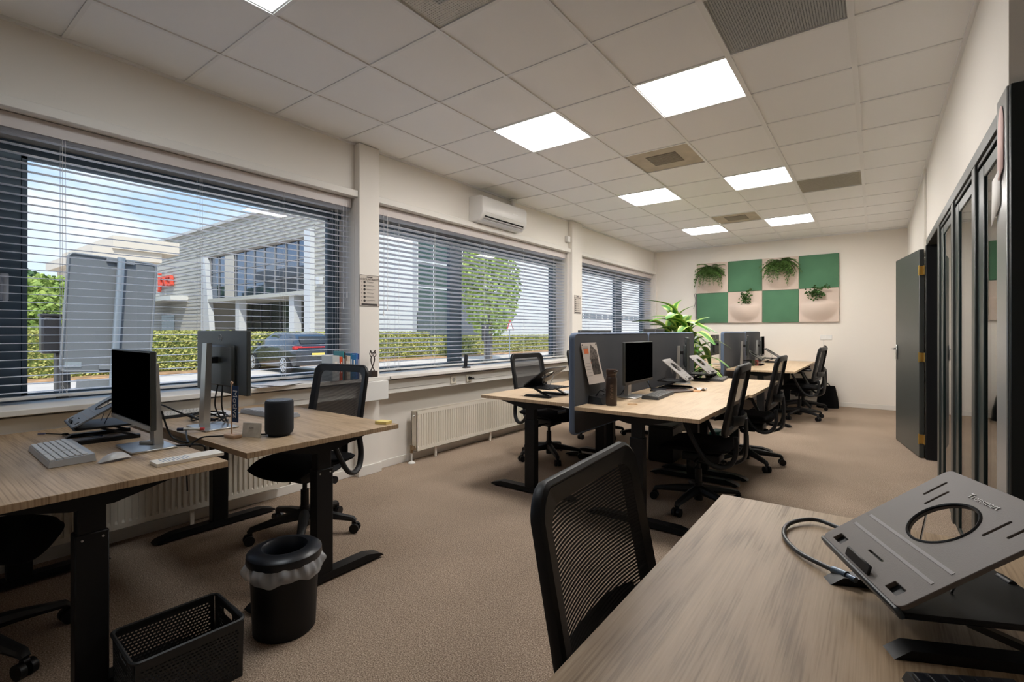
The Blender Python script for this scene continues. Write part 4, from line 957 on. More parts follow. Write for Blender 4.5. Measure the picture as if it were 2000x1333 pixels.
def pf2(u0, u1, v0, v1): 
    return lambda u, v: tuple(Vector(pf(u0 + (u1 - u0) * u, v0 + (v1 - v0) * v)) + Vector((0, -.0015, 0)))
MB().sheet(pf2(.42, .90, .22, .62), 6, 6).build('photo', mat('poster_photo', (.06, .05, .045), .6, var=.9, vscale=45), po2)
vs = [Vector(pf(a, b)) + Vector((0, -.0016, 0)) for a, b in ((.58, .96), (.36, .60), (.92, .60), (.90, .80))]
MB().faces(vs, [(0, 1, 2, 3)]).build('building_print', mat('poster_grey', (.13, .11, .10), .6, var=.8, vscale=60), po2)
MB().sheet(pf2(.40, .86, .50, .535), 4, 1).build('orange_bar', mat('poster_orange', (.75, .20, .08), .6), po2); MB().sheet(pf2(.10, .38, .74, .86), 3, 1).build('orange_block', mat('poster_orange', (.75, .2, .08), .6), po2)
for r in range(4): MB().sheet(pf2(.46, .72, .42 - r * .05, .435 - r * .05), 3, 1).build('print_line', mat('poster_line', (.55, .5, .45), .6), po2)
for r in range(5): MB().sheet(pf2(.06, .34, .50 - r * .075, .512 - r * .075), 3, 1).build('print_line', mat('poster_line2', (.35, .32, .30), .6), po2)
for r in range(3): MB().sheet(pf2(.08, .40, .90 - r * .035, .915 - r * .035), 3, 1).build('print_line', mat('poster_line2', (.35, .32, .30), .6), po2)
for (u, v) in ((.06, .95), (.93, .96)): MB().lathe([(.0001, 0), (.005, .001), (.005, .004), (.0001, .006)], 10).build('pin', black_plastic, po2, tuple(Vector(pf(u, v)) + Vector((0, -.001, 0))), (PI / 2, 0, 0))
bt = empty('water_bottle', (-1.475, 3.15, ZD), 0, 'brown insulated water bottle at the near end of the desk', 'bottle')
brn = mat('bottle_brown', (.035, .020, .014), .4)
MB().lathe([(.036, 0), (.0385, .004), (.0385, .185), (.035, .197), (.0335, .20)], 36).build('body', brn, bt)
MB().lathe([(.0335, .199), (.0345, .203), (.0345, .212), (.0335, .214), (.035, .218), (.0365, .222), (.0365, .246), (.034, .252), (.0001, .253)], 36).build('lid', mat('bottle_lid', (.06, .032, .022), .3), bt)
MB().tube([(.03, -.02, .235), (.048, -.012, .24), (.05, .0, .243)], .006, 8).build('lid_catch', brn, bt)
link('lettering', text_mesh('BAKAU', .030, mat('bottle_print', (.22, .15, .11), .4), .0006), bt, (.018, -.0350, .10), (PI / 2, PI / 2, .48))
rb = MB().tube(circ(.033, 24) and [(p[0], p[1] * .6, 0) for p in circ(.035, 24)], .0018, 6, closed=True).build('rubber_band', mat('band_tan', (.62, .40, .2), .6)); rb.location = (-1.37, 3.27, ZD + .003); rb.rotation_euler = (0, 0, .5); tag(rb, 'tan rubber band lying beside the brown bottle', 'rubber band')
ob = empty('pen_tray', (-1.585, 3.20, ZD), .0, 'black desk organiser filled with cords behind the bottle', 'organiser')
MB().faces([(-.06, -.08, 0), (.06, -.08, 0), (.06, .09, 0), (-.06, .09, 0), (-.06, -.06, .055), (.03, -.06, .045), (.03, .08, .045), (-.06, .08, .055)], [(0, 3, 2, 1), (4, 5, 6, 7), (0, 1, 5, 4), (1, 2, 6, 5), (2, 3, 7, 6), (3, 0, 4, 7)]).build('box', black_plastic, ob)
MB().tube(spline([(-.02, -.03, .05), (.0, .0, .09), (.02, .03, .08), (.0, .06, .095), (.03, .08, .07), (.02, .02, .06)]), .005, 7).build('cords', black_plastic, ob)
k4 = place(make_keyboard('grey keyboard in front of the middle black screen', 'keyboards', mat('kb_grey', (.06, .06, .062), .5), mat('kb_grey_keys', (.14, .135, .13), .5), .44, .13), -1.375, 3.80, PI / 2 + .06, ZD)
k5 = copy_tree(k4, None, (-1.33, 5.50, ZD), PI / 2 + .1, 'grey keyboard at the far end of the middle row beside the leaves')
gst = mat('stand_pale', (.30, .28, .26), .45)
sC = place(make_stand('pale laptop stand standing steeply in front of the edge-on monitor', gS, gst, 40), -1.33, 4.47, PI / 2 + .08, ZD)
sD = copy_tree(sC, None, (-1.35, 5.33, ZD), PI / 2 - .05, 'laptop stand at the far end of the middle row above the keyboard')
sF = copy_tree(mB, None, (-1.36, 8.25, ZD), PI / 2, 'dark laptop stand behind the far-block monitors, nearer one'); sG = copy_tree(mB, None, (-1.25, 9.15, ZD), PI / 2, 'dark laptop stand on the far desk nearest the end wall')
sH = copy_tree(mB, None, (-2.35, 7.75, ZD), -PI / 2, 'black laptop stand on the far window-side desk under the plant leaves')
ph = MB().box((0, 0, .006), (.13, .20, .012), bev=.003).build('notebook', mat('black_cover', (.015, .016, .02), .3)); ph.location = (-1.52, 4.20, ZD); ph.rotation_euler = (0, 0, .3); tag(ph, 'glossy black notebook under the pale laptop stand', 'notebook')
ph = MB().box((0, 0, .006), (.16, .21, .012), bev=.003).build('notebook', mat('brown_cover', (.075, .05, .04), .5)); ph.location = (-1.36, 4.22, ZD); ph.rotation_euler = (0, 0, -.5); tag(ph, 'brown notebook beside the pale laptop stand', 'notebook')
fo = MB().box((0, 0, .003), (.10, .13, .006), bev=.001).build('folder', mat('orange_folder', (.55, .28, .10), .6)); fo.location = (-1.25, 4.33, ZD); fo.rotation_euler = (0, 0, .2); tag(fo, 'orange folder edge under crumpled paper by the brown notebook', 'folder')
cp = MB().sheet(lambda u, v: ((u - .5) * .10, (v - .5) * .08, .012 + .012 * math.sin(9 * u + 5 * v) * math.cos(7 * v)), 10, 8, .001).build('crumpled_paper', mat('crumple', (.65, .62, .60), .7)); cp.location = (-1.225, 4.42, ZD); tag(cp, 'crumpled white paper on the desk edge beside the brown notebook', 'paper')
cable([(-1.56, 3.80, .93), (-1.52, 3.93, .84), (-1.50, 4.0, .76), (-1.44, 3.96, .746), (-1.46, 3.86, .746)], .0035, 'black cord hanging below the middle black screen')
cable([(-1.60, 3.70, .90), (-1.60, 3.66, .80), (-1.62, 3.60, .746)], .0035, 'short black cord behind the middle monitor stand')
for (x, yv, c, lab) in ((-1.47, 8.02, (.015, .03, .015), 'small dark mug beside the far divider'), (-1.44, 8.12, (.25, .05, .05), 'small red cup beside the dark mug on the far desk')):
    cu = empty('mug', (x, yv, ZD), 0, lab, 'mug'); MB().lathe([(.028, 0), (.036, .01), (.037, .085), (.034, .085), (.032, .012), (.0001, .010)], 24).build('cup', mat('mug_%d' % int(x * -100), c, .3), cu); MB().tube(spline([(.035, 0, .07), (.055, 0, .06), (.055, 0, .03), (.035, 0, .02)]), .005, 6).build('handle', mat('mug_%d' % int(x * -100), c, .3), cu)
pd = empty('under_desk_bin', (-1.65, 4.75, 0), 0, 'black drawer box on the floor under the middle row', 'bin')
MB().box((0, 0, .17), (.24, .30, .34), bev=.012).build('box', black_plastic, pd); MB().box((0, 0, .345), (.25, .31, .02), bev=.006).build('rim', grey_black, pd)
tl = MB().box((0, 0, .16), (.10, .22, .24), bev=.01).build('document_box', mat('teal_box', (.01, .16, .14), .5)); tl.location = (-1.30, 5.28, .0); tag(tl, 'teal document box under the far end of the middle row', 'box')
tl.location.z = -.04
bp_ = empty('backpack', (-.62, 9.55, 0), .3, 'black bag slumped on the floor against the end wall', 'bag')
MB().sheet(lambda u, v: (.16 * math.cos(2 * PI * u) * (1 - .35 * v * v) * (math.sin(PI * min(.97, .5 + .5 * (1 - v))) ** .3 if v > .5 else 1), .09 * math.sin(2 * PI * u) * (1 - .3 * v), .36 * v), 20, 8).build('body', seat_fabric, bp_)
MB().tube(spline([(-.04, 0, .35), (0, 0, .40), (.04, 0, .35)]), .007, 6).build('handle', seat_fabric, bp_)

# leafy floor plant between the blocks
pl_ = empty('floor_plant', (-2.05, 6.35, 0), 0, 'tall leafy green plant standing between the middle and far desk blocks', 'plant')
MB().lathe([(.15, 0), (.17, .02), (.20, .36), (.20, .38), (.185, .38), (.18, .35), (.0001, .34)], 36).build('pot', mat('pot_grey', (.12, .12, .12), .6), pl_)
lfm_ = bpy.data.materials.new('dracaena_leaf'); lfm_.use_nodes = True; t_ = lfm_.node_tree; b_ = t_.nodes['Principled BSDF']
tc_ = N(t_, 'ShaderNodeTexCoord'); sp_ = N(t_, 'ShaderNodeSeparateXYZ'); t_.links.new(tc_.outputs['Object'], sp_.inputs[0])
ab = N(t_, 'ShaderNodeMath', operation='ABSOLUTE'); t_.links.new(sp_.outputs['X'], ab.inputs[0])
rr_ = N(t_, 'ShaderNodeValToRGB'); ml = N(t_, 'ShaderNodeMath', operation='MULTIPLY'); ml.inputs[1].default_value = 22; t_.links.new(ab.outputs[0], ml.inputs[0]); t_.links.new(ml.outputs[0], rr_.inputs[0])
rr_.color_ramp.elements[0].color = (.05, .20, .015, 1); rr_.color_ramp.elements[0].position = .45; rr_.color_ramp.elements[1].color = (.42, .55, .12, 1); rr_.color_ramp.elements[1].position = .80
t_.links.new(rr_.outputs[0], b_.inputs['Base Color']); b_.inputs['Roughness'].default_value = .4
def leaf_mesh(L, wd, droop):
    def f(u, v):
        t = v; w = wd * math.sin(PI * min(1, max(0, t * .92 + .04))) ** .75; x = (u - .5) * 2 * w
        return (x, L * (t - .12 * droop * t * t), L * (.18 * math.sin(PI * t) - droop * .55 * t * t) + .25 * abs(x))
    return MB().sheet(f, 4, 12).mesh('leaf', lfm_)
lvs = [leaf_mesh(.46, .060, .45), leaf_mesh(.52, .064, .85), leaf_mesh(.38, .058, .2)]
for (sx, sy, h, nl) in ((0, 0, 1.34, 17), (-.10, .06, 1.16, 15), (.12, -.05, 1.20, 15), (.12, .08, .90, 12)):
    MB().tube(spline([(sx * .4, sy * .4, .30), (sx, sy, h * .6), (sx * 1.4, sy * 1.4, h)]), .012, 8).build('stem', mat('stem_green', (.10, .13, .05), .6), pl_)
    for k in range(nl):
        a = k * 2.4 + random.uniform(-.3, .3); q = k / nl
        o = link('leaf', lvs[k % 3], pl_, (sx * 1.4, sy * 1.4, h - .22 * q), (1.10 - 1.15 * q + random.uniform(-.15, .15), random.uniform(-.3, .3), a)); s_ = random.uniform(.85, 1.05); o.scale = (s_,) * 3
ep = empty('small_plant', (-1.46, 5.60, ZD), 0, 'small green plant at the end of the middle row by the keyboard', 'plant')
MB().lathe([(.035, 0), (.05, .06), (.046, .06), (.0001, .05)], 20).build('pot', mat('pot_black', (.02, .02, .02), .4), ep)
for k in range(12):
    o = link('leaf', lvs[k % 3], ep, (0, 0, .05), (.75 - .08 * k + random.uniform(-.2, .2), random.uniform(-.3, .3), k * 2.4)); o.scale = (.38,) * 3

# ------------------------------------------------------------ foreground desk things
ang = math.atan2(.42, .907)
tp = mat('stand_taupe', (.165, .140, .124), .5, bump=.1, bscale=500, spec=.35)
sB = place(make_stand('large taupe laptop stand with a round hole on the foreground desk', gS, tp, 33), -.027, 1.095, ang - PI / 2, ZD)
link('lettering', text_mesh('Tronsmart', .0165, mat('stand_print', (.80, .76, .74), .5), .0009), [c_ for c_ in kids(sB) if c_.name.startswith('top_plate')][0], (.0, .240, .0048), (0, 0, 0))
k6 = place(make_keyboard('black keyboard at the bottom right corner of the foreground desk', 'keyboards', mat('kb_black', (.045, .047, .05), .4), mat('kb_black_keys', (.010, .012, .018), .35), .44, .14, True, .016), .188, .752, -1.137, ZD)
ca = empty('braided_cable', (0, 0, 0), 0, 'grey-black braided cable curling out beside the taupe laptop stand', 'cable')
cb_ = mat('braid', (.03, .032, .035), .35)
MB().tube(spline([(.02, 1.42, .750), (-.07, 1.50, .752), (-.13, 1.53, .752), (-.178, 1.47, .750), (-.182, 1.385, .748), (-.145, 1.30, .748), (-.085, 1.24, .752), (-.06, 1.22, .755)], 10), .0052, 10).build('lead', cb_, ca)
MB().cyl((-.07, 1.228, .753), (-.045, 1.208, .756), .0085, 12).cyl((-.045, 1.208, .756), (-.03, 1.195, .757), .006, 10).build('connector', mat('steel_blue', (.10, .13, .17), .3, metal=.6), ca)

# ------------------------------------------------------------ floor things: bin and basket
wb = empty('waste_bin', (-2.01, 1.09, 0), 0, 'black round waste bin with a clear liner beside the speaker desk', 'bin')
MB().lathe([(.115, 0), (.122, .006), (.135, .30), (.132, .30), (.118, .012), (.0001, .010)], 48).build('body', mat('bin_black', (.005, .005, .006), .5, spec=.3), wb)
MB().lathe([(.128, .300), (.145, .298), (.148, .304), (.146, .330), (.139, .336), (.104, .350), (.090, .348), (.083, .338), (.077, .305), (.076, .270)], 48, cap=False).build('lid', mat('bin_lid', (.007, .009, .013), .33, spec=.4), wb)
lm_ = bpy.data.materials.new('clear_liner'); lm_.use_nodes = True; tt = lm_.node_tree; bb = tt.nodes['Principled BSDF']; bb.inputs['Base Color'].default_value = (.75, .76, .78, 1); bb.inputs['Roughness'].default_value = .25; bb.inputs['Alpha'].default_value = .42
def lin(u, v):
    a = 2 * PI * u; r = .140 + (.008 * math.sin(9 * a) + .005 * math.sin(23 * a + 1)) * math.sin(PI * min(1, v * 1.1)) + .016 * math.sin(PI * v * .75)
    return (r * math.cos(a), r * math.sin(a), .312 - .066 * v - .008 * v * math.sin(5 * a) - .003 * math.sin(13 * a) * v)
MB().sheet(lin, 140, 8).build('liner', lm_, wb)
# perforated storage basket
bs = empty('storage_basket', (-1.985, .69, 0), PI / 2 - .05, 'black perforated plastic basket on the carpet under the near left desk', 'basket')
bm_ = mat('basket_black', (.012, .013, .014), .5)
BL, BW, BH = .32, .255, .21
def side(L, H, nx, nz, handle=False):
    hs = []
    for a in range(nx):
        for b in range(nz):
            x = -L / 2 + .022 + a * (L - .044) / (nx - 1) + (.003 if b % 2 else -.003); z = .020 + b * (H - .050) / (nz - 1)
            if handle and abs(x) < .055 and z > H - .07: continue
            hs.append(rrect(.0085, .0052, .002, 1, x, z))
    if handle: hs.append(rrect(.085, .024, .011, 4, 0, H - .032))
    return curve_mesh('side_wall', [(-L / 2, 0), (L / 2, 0), (L / 2, H), (-L / 2, H)], hs, .0025, bm_)
lo = side(BL, BH, 24, 15); sh_ = side(BW, BH, 15, 15, True)
for s_ in (-1, 1):
    link('side_wall', lo, bs, (0, s_ * BW / 2, 0), (PI / 2 - s_ * .06 * -1 * -1, 0, 0)); link('side_wall', sh_, bs, (s_ * BL / 2, 0, 0), (PI / 2, 0, PI / 2))
link('base', curve_mesh('base', rrect(BL, BW, .01, 2), [rrect(.010, .0105, .002, 1, -BL / 2 + .02 + a * .0165, -BW / 2 + .02 + b * .0165) for a in range(18) for b in range(14)], .003, bm_), bs, (0, 0, .004))
MB().tube([(p[0], p[1], BH) for p in rrect(BL + .012, BW + .018, .025, 5)], .007, 6, ry=.006, closed=True, up0=(0, 0, 1)).build('rim', bm_, bs)

# ------------------------------------------------------------ outside
G = -.33
gm = mat('pavement', (.66, .58, .51), .9, var=.10, vscale=1.2)
structure(MB().span((-160, -80, G - .1), (OX - .02, 160, G)).build('ground', gm, smooth=False))
soil = MB().box((-22.0, 20, G + .02), (2.2, 70, .06), bev=.02).build('soil_strip', mat('soil', (.42, .25, .13), 1, var=.3, vscale=3)); soil['kind'] = 'structure'
def leaves(name, n, fn, m, size, parent=None):
    vs = []; fs = []
    for k in range(n):
        p = fn(); a = random.uniform(0, 6.28); b = random.uniform(-1, 1); s_ = size * random.uniform(.6, 1.3)
        u = Vector((math.cos(a), math.sin(a), b * .5)) * s_; v = Vector((-math.sin(a) * b, math.cos(a) * b, 1)).normalized() * s_ * .7
        q = len(vs); vs += [p - u, p - v, p + u, p + v]; fs.append((q, q + 1, q + 2, q + 3))
    me = bpy.data.meshes.new(name); me.from_pydata([tuple(x) for x in vs], [], fs); me.materials.append(m); return link(name, me, parent)
def leaf_mat(name, c1, c2, sc=2.0):
    m = bpy.data.materials.new(name); m.use_nodes = True; t = m.node_tree; b = t.nodes['Principled BSDF']
    tc = N(t, 'ShaderNodeTexCoord'); n = N(t, 'ShaderNodeTexNoise'); n.inputs['Scale'].default_value = sc; n.inputs['Detail'].default_value = 8; n.inputs['Roughness'].default_value = .8; t.links.new(tc.outputs['Object'], n.inputs['Vector'])
    r = N(t, 'ShaderNodeValToRGB'); r.color_ramp.elements[0].position = .38; r.color_ramp.elements[1].position = .62; r.color_ramp.elements[0].color = (*c1, 1); r.color_ramp.elements[1].color = (*c2, 1)
    t.links.new(n.outputs['Fac'], r.inputs[0]); t.links.new(r.outputs[0], b.inputs['Base Color']); b.inputs['Roughness'].default_value = .7
    return m
hedge_l = leaf_mat('hedge_leaf', (.24, .25, .05), (.66, .62, .20)); tree_l = leaf_mat('tree_leaf', (.14, .24, .04), (.48, .58, .14), 1.2); tree_d = leaf_mat('dark_tree_leaf', (.05, .11, .04), (.14, .24, .09), .6)
def hedge(y0, y1, h, label, n):
    e = empty('hedge', (-22.3, (y0 + y1) / 2, G), 0, label, 'hedge', 'clipped hedges along the far side of the road')
    L = y1 - y0
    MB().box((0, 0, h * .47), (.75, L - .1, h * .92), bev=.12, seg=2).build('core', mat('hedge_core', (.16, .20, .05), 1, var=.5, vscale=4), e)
    def fn():
        f = random.random(); y = random.uniform(-L / 2, L / 2)
        if f < .62: return Vector((.42 + random.uniform(-.06, .08), y, random.uniform(.02, h)))
        return Vector((random.uniform(-.45, .45), y, h + random.uniform(-.1, .07)))
    o = leaves('foliage', n, fn, hedge_l, .055, e); o['kind'] = 'stuff'
hedge(-6, 9.6, 1.55, 'clipped green hedge left of the parked car', 11000); hedge(9.8, 21, 1.5, 'clipped hedge behind and right of the parked car', 9000); hedge(21.2, 48, 1.25, 'low hedge seen through the middle window', 14000)
def tree(x, y, h, r, zc, n, m, label, size=.16):
    e = empty('tree', (x, y, G), 0, label, 'tree')
    MB().tube([(0, 0, 0), (.05, 0, zc - G - r * .4), (0, .05, zc - G + r * .4)], [.14, .10, .04], 8).build('trunk', mat('bark', (.16, .13, .10), .9), e)
    def fn():
        while True:
            p = Vector((random.uniform(-1, 1), random.uniform(-1, 1), random.uniform(-1, 1)))
            if .35 < p.length < 1: break
        return Vector((p.x * r, p.y * r, zc - G + p.z * r * h))
    o = leaves('foliage', n, fn, m, size, e); o['kind'] = 'stuff'
tree(-34, 6.0, 1.15, 2.0, 1.9, 5000, tree_l, 'rounded light green tree seen past the left window frame', .15)
for k, (x, y, zc, r) in enumerate(((-60, 1.8, 3.5, 3.0), (-62, 8.6, 4.0, 3.0), (-60, 15.3, 3.6, 2.9))): tree(x, y, 1.0, r, zc, 3200, tree_d, ['dark distant tree leftmost on the skyline', 'dark distant tree behind the rounded tree', 'dark distant tree beside the cream building'][k], .3)
tree(-17.5, 21.5, 1.75, 1.75, 3.9, 3600, tree_l, 'bright leafy tree seen through the middle window', .13)
# large office building across the road
sid = bpy.data.materials.new('cladding'); sid.use_nodes = True; t_ = sid.node_tree; b_ = t_.nodes['Principled BSDF']
b_.inputs['Base Color'].default_value = (.52, .50, .45, 1); b_.inputs['Roughness'].default_value = .7
bd = empty('office_building', (0, 0, G), 0, 'large grey-beige office building with a glazed upper floor across the road', 'building')
skyglass = mat('facade_glass', (.16, .20, .26), .04, metal=.75); dkglass = mat('shop_glass', (.10, .12, .11), .08, metal=.5)
HB = 11.1; FY = 19.6
def bb_(name, a, b, m, bev=0, par=bd): return MB().span(a, b, bev).build(name, m, par, smooth=False)
bb_('wall', (-95, FY, 8.45), (-25, 75, HB), sid); bb_('wall', (-95, FY, 0), (-50.0, 75, 8.45), sid); bb_('wall', (-32.8, FY, 0), (-25, 75, 8.45), sid); bb_('wall', (-50, 23.5, 0), (-32.8, 75, 8.45), sid)
bb_('roof_edge', (-95.2, FY - .25, HB), (-24.8, 75.2, HB + .25), mat('roof_trim', (.55, .54, .52), .5))
for k in range(34): bb_('cladding_groove', (-32.0, FY - .05, .2 + k * .32), (-25, FY - .01, .24 + k * .32), mat('groove', (.34, .32, .28), .8)) if True else None
for k in range(9): bb_('cladding_groove', (-95, FY - .05, 8.7 + k * .27), (-32.0, FY - .01, 8.74 + k * .27), mat('groove', (.34, .32, .28), .8))
for k in range(24): bb_('cladding_groove', (-95, FY - .04, .3 + k * .34), (-50.6, FY - .01, .33 + k * .34), mat('groove', (.34, .32, .28), .8))
gl = bb_('upper_glazing', (-49.2, FY + .10, 4.55), (-32.8, FY + .2, 8.35), skyglass)
bb_('glazing_head', (-49.6, FY - .05, 8.33), (-32.7, FY + .3, 8.52), mat('bronze_trim', (.16, .13, .10), .6))
for k in range(11): bb_('mullion', (-49.2 + k * 1.64 - .05, FY + .02, 4.5), (-49.2 + k * 1.64 + .05, FY + .12, 8.35), mat('grey_mullion', (.25, .25, .26), .5))
for z in (5.6, 6.9): bb_('transom', (-49.2, FY + .04, z), (-32.8, FY + .12, z + .06), mat('grey_mullion', (.25, .25, .26), .5))
bb_('inner_wall', (-46.3, FY - .0, 4.5), (-44.6, FY + .09, 8.35), mat('pale_cladding', (.58, .54, .48), .7))
bb_('floor_slab', (-50, FY - .3, 4.25), (-32.8, FY + 4, 4.55), mat('slab', (.50, .50, .46), .6))
bb_('ground_glazing', (-49, FY + 3.2, 0), (-32.8, FY + 3.3, 4.3), dkglass)
for k in range(9): bb_('door_frame', (-48 + k * 1.8 - .06, FY + 3.1, 0), (-48 + k * 1.8 + .06, FY + 3.2, 4.2), mat('frame_dark', (.10, .10, .10), .5))
bb_('door_frame', (-49, FY + 3.1, 2.5), (-32.8, FY + 3.2, 2.65), mat('frame_dark', (.10, .10, .10), .5))
pale = mat('pale_pier', (.62, .64, .66), .5)
bb_('pier', (-32.9, FY - .35, 0), (-32.1, FY + .2, 8.9), pale)
for x in (-43.9, -35.2): bb_('column', (x - .35, FY + .0, 0), (x + .35, FY + .6, 4.3), pale)
MB().faces([(-50.2, FY - .35, 8.5), (-49.6, FY - .35, 8.5), (-48.2, FY - .35, 0), (-50.4, FY - .35, 0), (-50.2, FY + .1, 8.5), (-49.6, FY + .1, 8.5), (-48.2, FY + .1, 0), (-50.4, FY + .1, 0)], [(0, 1, 2, 3), (7, 6, 5, 4), (0, 4, 5, 1), (1, 5, 6, 2), (2, 6, 7, 3), (3, 7, 4, 0)]).build('sloped_pier', pale, bd)
link('lettering', text_mesh('joca', 2.3, mat('red_sign', (.75, .09, .05), .5), .3), bd, (-59.3, FY - .25, 7.0), (PI / 2, 0, 0))
bb_('canopy', (-66, FY - 1.5, 4.65), (-54.2, FY, 5.05), mat('white_canopy', (.75, .75, .72), .5)); bb_('window', (-61.1, FY - .03, .6), (-57.6, FY + .05, 3.3), dkglass)
bb_('wall_lamp', (-31.4, FY - .35, 4.9), (-31.0, FY - .02, 5.4), pale)
# face towards our windows
wf = mat('white_facade', (.70, .70, .69), .7)
bb_('side_cladding', (-25.02, FY, 0), (-24.95, 75, HB - .1), wf)
for k in range(4):
    for r in range(3):
        bb_('window', (-24.97, 22.9 + k * 1.5, 3.0 + r * 1.75), (-24.90, 24.25 + k * 1.5, 4.6 + r * 1.75), mat('green_glass', (.07, .11, .09), .06, metal=.6))
bb_('window_surround', (-24.96, 22.4, 1.0), (-24.92, 22.75, 8.3), mat('surround', (.45, .46, .47), .6)); bb_('entrance', (-26.0, 26.2, .3), (-24.5, 30.2, 4.9), mat('entrance_dark', (.13, .14, .16), .5)); bb_('entrance_glass', (-24.94, 22.8, .2), (-24.88, 26.0, 2.9), dkglass)
for k in range(14): bb_('window', (-24.97, 42 + k * 1.5, 3.0), (-24.90, 43.2 + k * 1.5, 3.5), mat('strip_glass', (.18, .20, .22), .2, metal=.3))
# cream building in front of the left part
lb_ = empty('low_building', (0, 0, G), 0, 'low cream building with stepped flat roof behind the grey board', 'building')
crm = mat('cream_render', (.66, .58, .48), .8)
bb_('wall', (-52, 9.6, 0), (-41.3, 12.2, 6.9), crm, 0, lb_); bb_('roof_slab', (-53, 10.1, 7.05), (-40, 13.9, 7.9), mat('cream_fascia', (.72, .64, .54), .7), 0, lb_); bb_('roof_slab', (-53, 9.1, 6.4), (-40.2, 12.9, 7.04), mat('cream_fascia', (.72, .64, .54), .7), 0, lb_)
# back of the sign board near the window
sb = empty('sign_board', (-7.0, 1.74, G), 0, 'back of a large grey sign board on a post just outside the near window', 'sign')
sg = mat('sign_back', (.17, .18, .19), .5); sg2 = mat('sign_rim', (.21, .22, .23), .45)
RB = Matrix.Rotation(-.055, 4, 'X')
def onb(m_, name, mt): o = m_.build(name, mt, sb); o.rotation_euler = (-.055, 0, 0); o.location = (0, -.09, 0); return o
zc = 1.45 - G
m_ = MB().box((0, 0, zc), (.02, .80, 1.28), bev=.003); onb(m_, 'board', sg)
m_ = MB(); m_.tube([(.012, p[0], zc + p[1]) for p in rrect(.80, 1.28, .05, 5)], .014, 6, ry=.02, closed=True, up0=(1, 0, 0)); onb(m_, 'rim', sg2)
onb(MB().cyl((.05, .05, 0), (.05, .05, zc + .66), .038, 16), 'post', mat('galvanised', (.32, .36, .40), .4, metal=.5))
onb(MB().box((.03, .05, zc + .62), (.03, .26, .05), bev=.004), 'clamp', sg2); onb(MB().box((.03, .05, zc - .60), (.03, .26, .05), bev=.004), 'clamp', sg2)
onb(MB().box((.0, -.09, zc - .86), (.02, .34, .26), bev=.004), 'lower_plate', sg2); onb(MB().box((.014, -.30, zc - .57), (.004, .14, .06)), 'sticker', mat('sticker', (.30, .34, .36), .4))
def charge_post(x, y, label):
    e = empty('parking_post', (x, y, G), 0, label, 'post'); dk = mat('post_dark', (.055, .052, .052), .5)
    MB().box((0, 0, .75), (.12, .12, 1.5), bev=.01).build('pole', dk, e)
    MB().box((.02, -.10, 1.55), (.15, .16, .40), bev=.02).box((.02, -.10, 1.76), (.17, .18, .03), bev=.01).build('head_box', mat('post_box', (.03, .028, .03), .35), e)
charge_post(-7.15, 1.36, 'dark parking post beside the grey sign board'); charge_post(-8.2, 9.95, 'dark parking post seen through the middle window')
ts = empty('warning_sign', (-13.5, 18.05, G), 0, 'small red-edged triangular sign seen through the middle window', 'sign')
tri = [(0, .30 * math.sin(2 * PI * k / 3), 1.80 + .30 * math.cos(2 * PI * k / 3)) for k in range(3)]
MB().tube(tri, .03, 6, closed=True).build('rim', mat('warn_red', (.60, .05, .05), .5), ts); MB().cyl((-.04, 0, 0), (-.04, 0, 1.65), .025, 10).build('post', mat('galvanised', (.32, .36, .40), .4), ts)
MB().faces([(-.01, p[1] * .9, 1.8 + (p[2] - 1.8) * .9) for p in tri], [(0, 1, 2)]).build('face', wf, ts)

# parked car
car = empty('parked_car', (-19.15, 10.65, G), math.atan2(.25, -3.0), 'dark grey estate car parked in front of the hedge', 'car')
cp_ = mat('car_paint', (.045, .050, .060), .25, metal=.4, coat=.8); cgl = mat('car_glass', (.03, .035, .04), .05, metal=.3)
# side profile (x forward), body cross sections
prof = [(-2.25, .45, .95), (-2.15, .32, 1.10), (-1.75, .28, 1.18), (-.9, .25, 1.12), (.2, .25, 1.08), (1.1, .25, 1.02), (1.75, .27, .92), (2.15, .34, .80), (2.28, .45, .66)]
vs = []; 
for (x, zb, zt_) in prof:
    for (yy, f) in ((-.88, 0), (-.93, .35), (-.91, .75), (-.80, 1.0), (.80, 1.0), (.91, .75), (.93, .35), (.88, 0)): vs.append((x, yy * (1 - .10 * (abs(x) / 2.28) ** 4), zb + (zt_ - zb) * f))
fs = [(i * 8 + k, i * 8 + (k + 1) % 8, (i + 1) * 8 + (k + 1) % 8, (i + 1) * 8 + k) for i in range(len(prof) - 1) for k in range(8)] + [tuple(range(8)), tuple(range(64, 72))[::-1]]
MB().faces(vs, fs).build('body', cp_, car)
rp = [(-2.12, 1.10, .72), (-1.70, 1.44, .62), (-.9, 1.56, .62), (.1, 1.55, .62), (.75, 1.30, .68), (1.15, 1.03, .74)]
vs = [(x, s_ * w, z) for (x, z, w) in rp for s_ in (-1, 1)]; base = [(-2.12, 1.08), (-1.7, 1.12), (-.9, 1.10), (.1, 1.06), (.75, 1.04), (1.15, 1.0)]
vs += [(x, s_ * .80, z) for (x, z) in base for s_ in (-1, 1)]
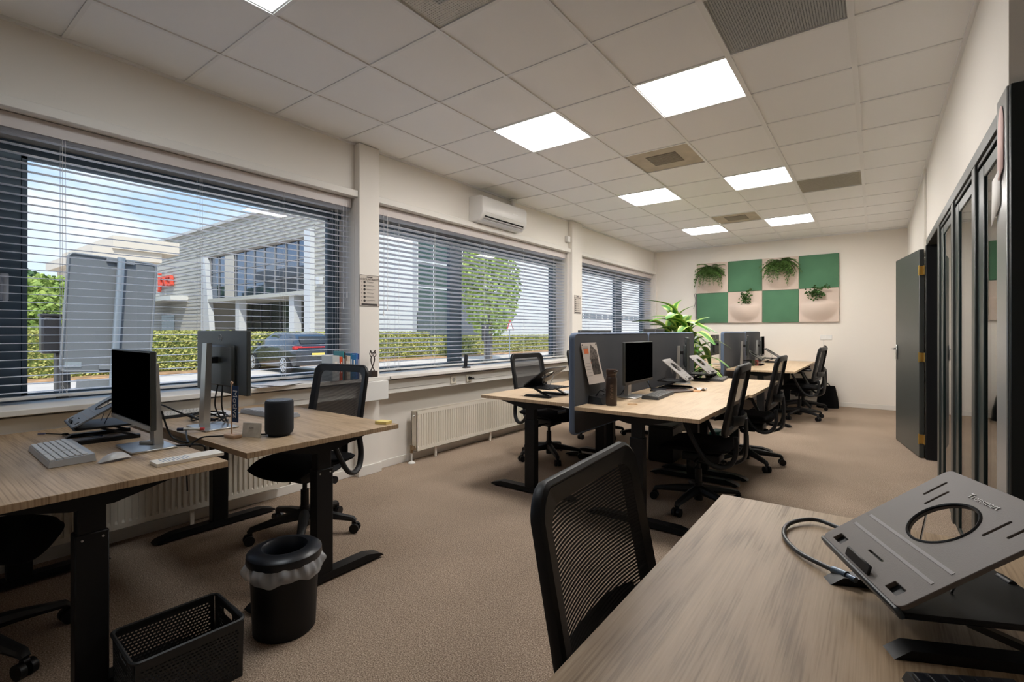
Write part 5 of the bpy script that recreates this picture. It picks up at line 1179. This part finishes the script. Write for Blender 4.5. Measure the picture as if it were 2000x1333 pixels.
fs = [(2 * i, 2 * i + 1, 2 * i + 3, 2 * i + 2) for i in range(5)] + [(2 * i + s_, 2 * i + 2 + s_, 12 + 2 * i + 2 + s_, 12 + 2 * i + s_) for i in range(5) for s_ in (0, 1)] + [(0, 1, 13, 12), (10, 11, 23, 22)]
MB().faces(vs, fs).build('cabin', cp_, car)
for s_ in (-1, 1):
    MB().faces([(-1.62, s_ * .665, 1.36), (-.62, s_ * .665, 1.45), (-.62, s_ * .76, 1.14), (-1.85, s_ * .75, 1.17)], [(0, 1, 2, 3)]).faces([(-.55, s_ * .665, 1.46), (.10, s_ * .665, 1.45), (.95, s_ * .755, 1.10), (-.55, s_ * .765, 1.13)], [(0, 1, 2, 3)]).build('side_window', cgl, car)
    MB().box((.75, s_ * .98, 1.08), (.16, .14, .11), bev=.03).build('mirror', cp_, car)
    MB().box((-2.12, s_ * .72, .98), (.22, .32, .13), bev=.03).build('tail_light', mat('tail_red', (.55, .03, .03), .3), car)
    for x in (-1.45, 1.42):
        w = MB().cyl((x, s_ * .74, .34), (x, s_ * .95, .34), .34, 24).build('tyre', mat('tyre', (.02, .02, .02), .8), car)
        m_ = MB()
        for k in range(10): a = 2 * PI * k / 10; m_.tube([(x + .05 * math.cos(a), s_ * .955, .34 + .05 * math.sin(a)), (x + .25 * math.cos(a), s_ * .955, .34 + .25 * math.sin(a))], .022, 5)
        m_.tube([(x + .25 * math.cos(2 * PI * k / 20), s_ * .955, .34 + .25 * math.sin(2 * PI * k / 20)) for k in range(20)], .018, 6, closed=True).build('rim', mat('alloy', (.6, .6, .6), .3, metal=.6), w)
MB().box((-2.235, 0, 1.0), (.06, 1.5, .05), bev=.01).build('light_bar', mat('tail_red', (.55, .03, .03), .3), car)
MB().faces([(-2.13, -.60, 1.13), (-2.13, .60, 1.13), (-1.80, .54, 1.40), (-1.80, -.54, 1.40)], [(0, 1, 2, 3)]).build('rear_window', cgl, car)
MB().box((-2.28, 0, .72), (.02, .50, .12), bev=.005).build('number_plate', mat('plate_yellow', (.75, .58, .12), .5), car)
for o_ in bpy.data.objects:
    if o_.parent is None and o_.type != 'EMPTY' and 'kind' not in o_ and 'label' not in o_ and o_.type == 'MESH': print('UNTAGGED', o_.name)
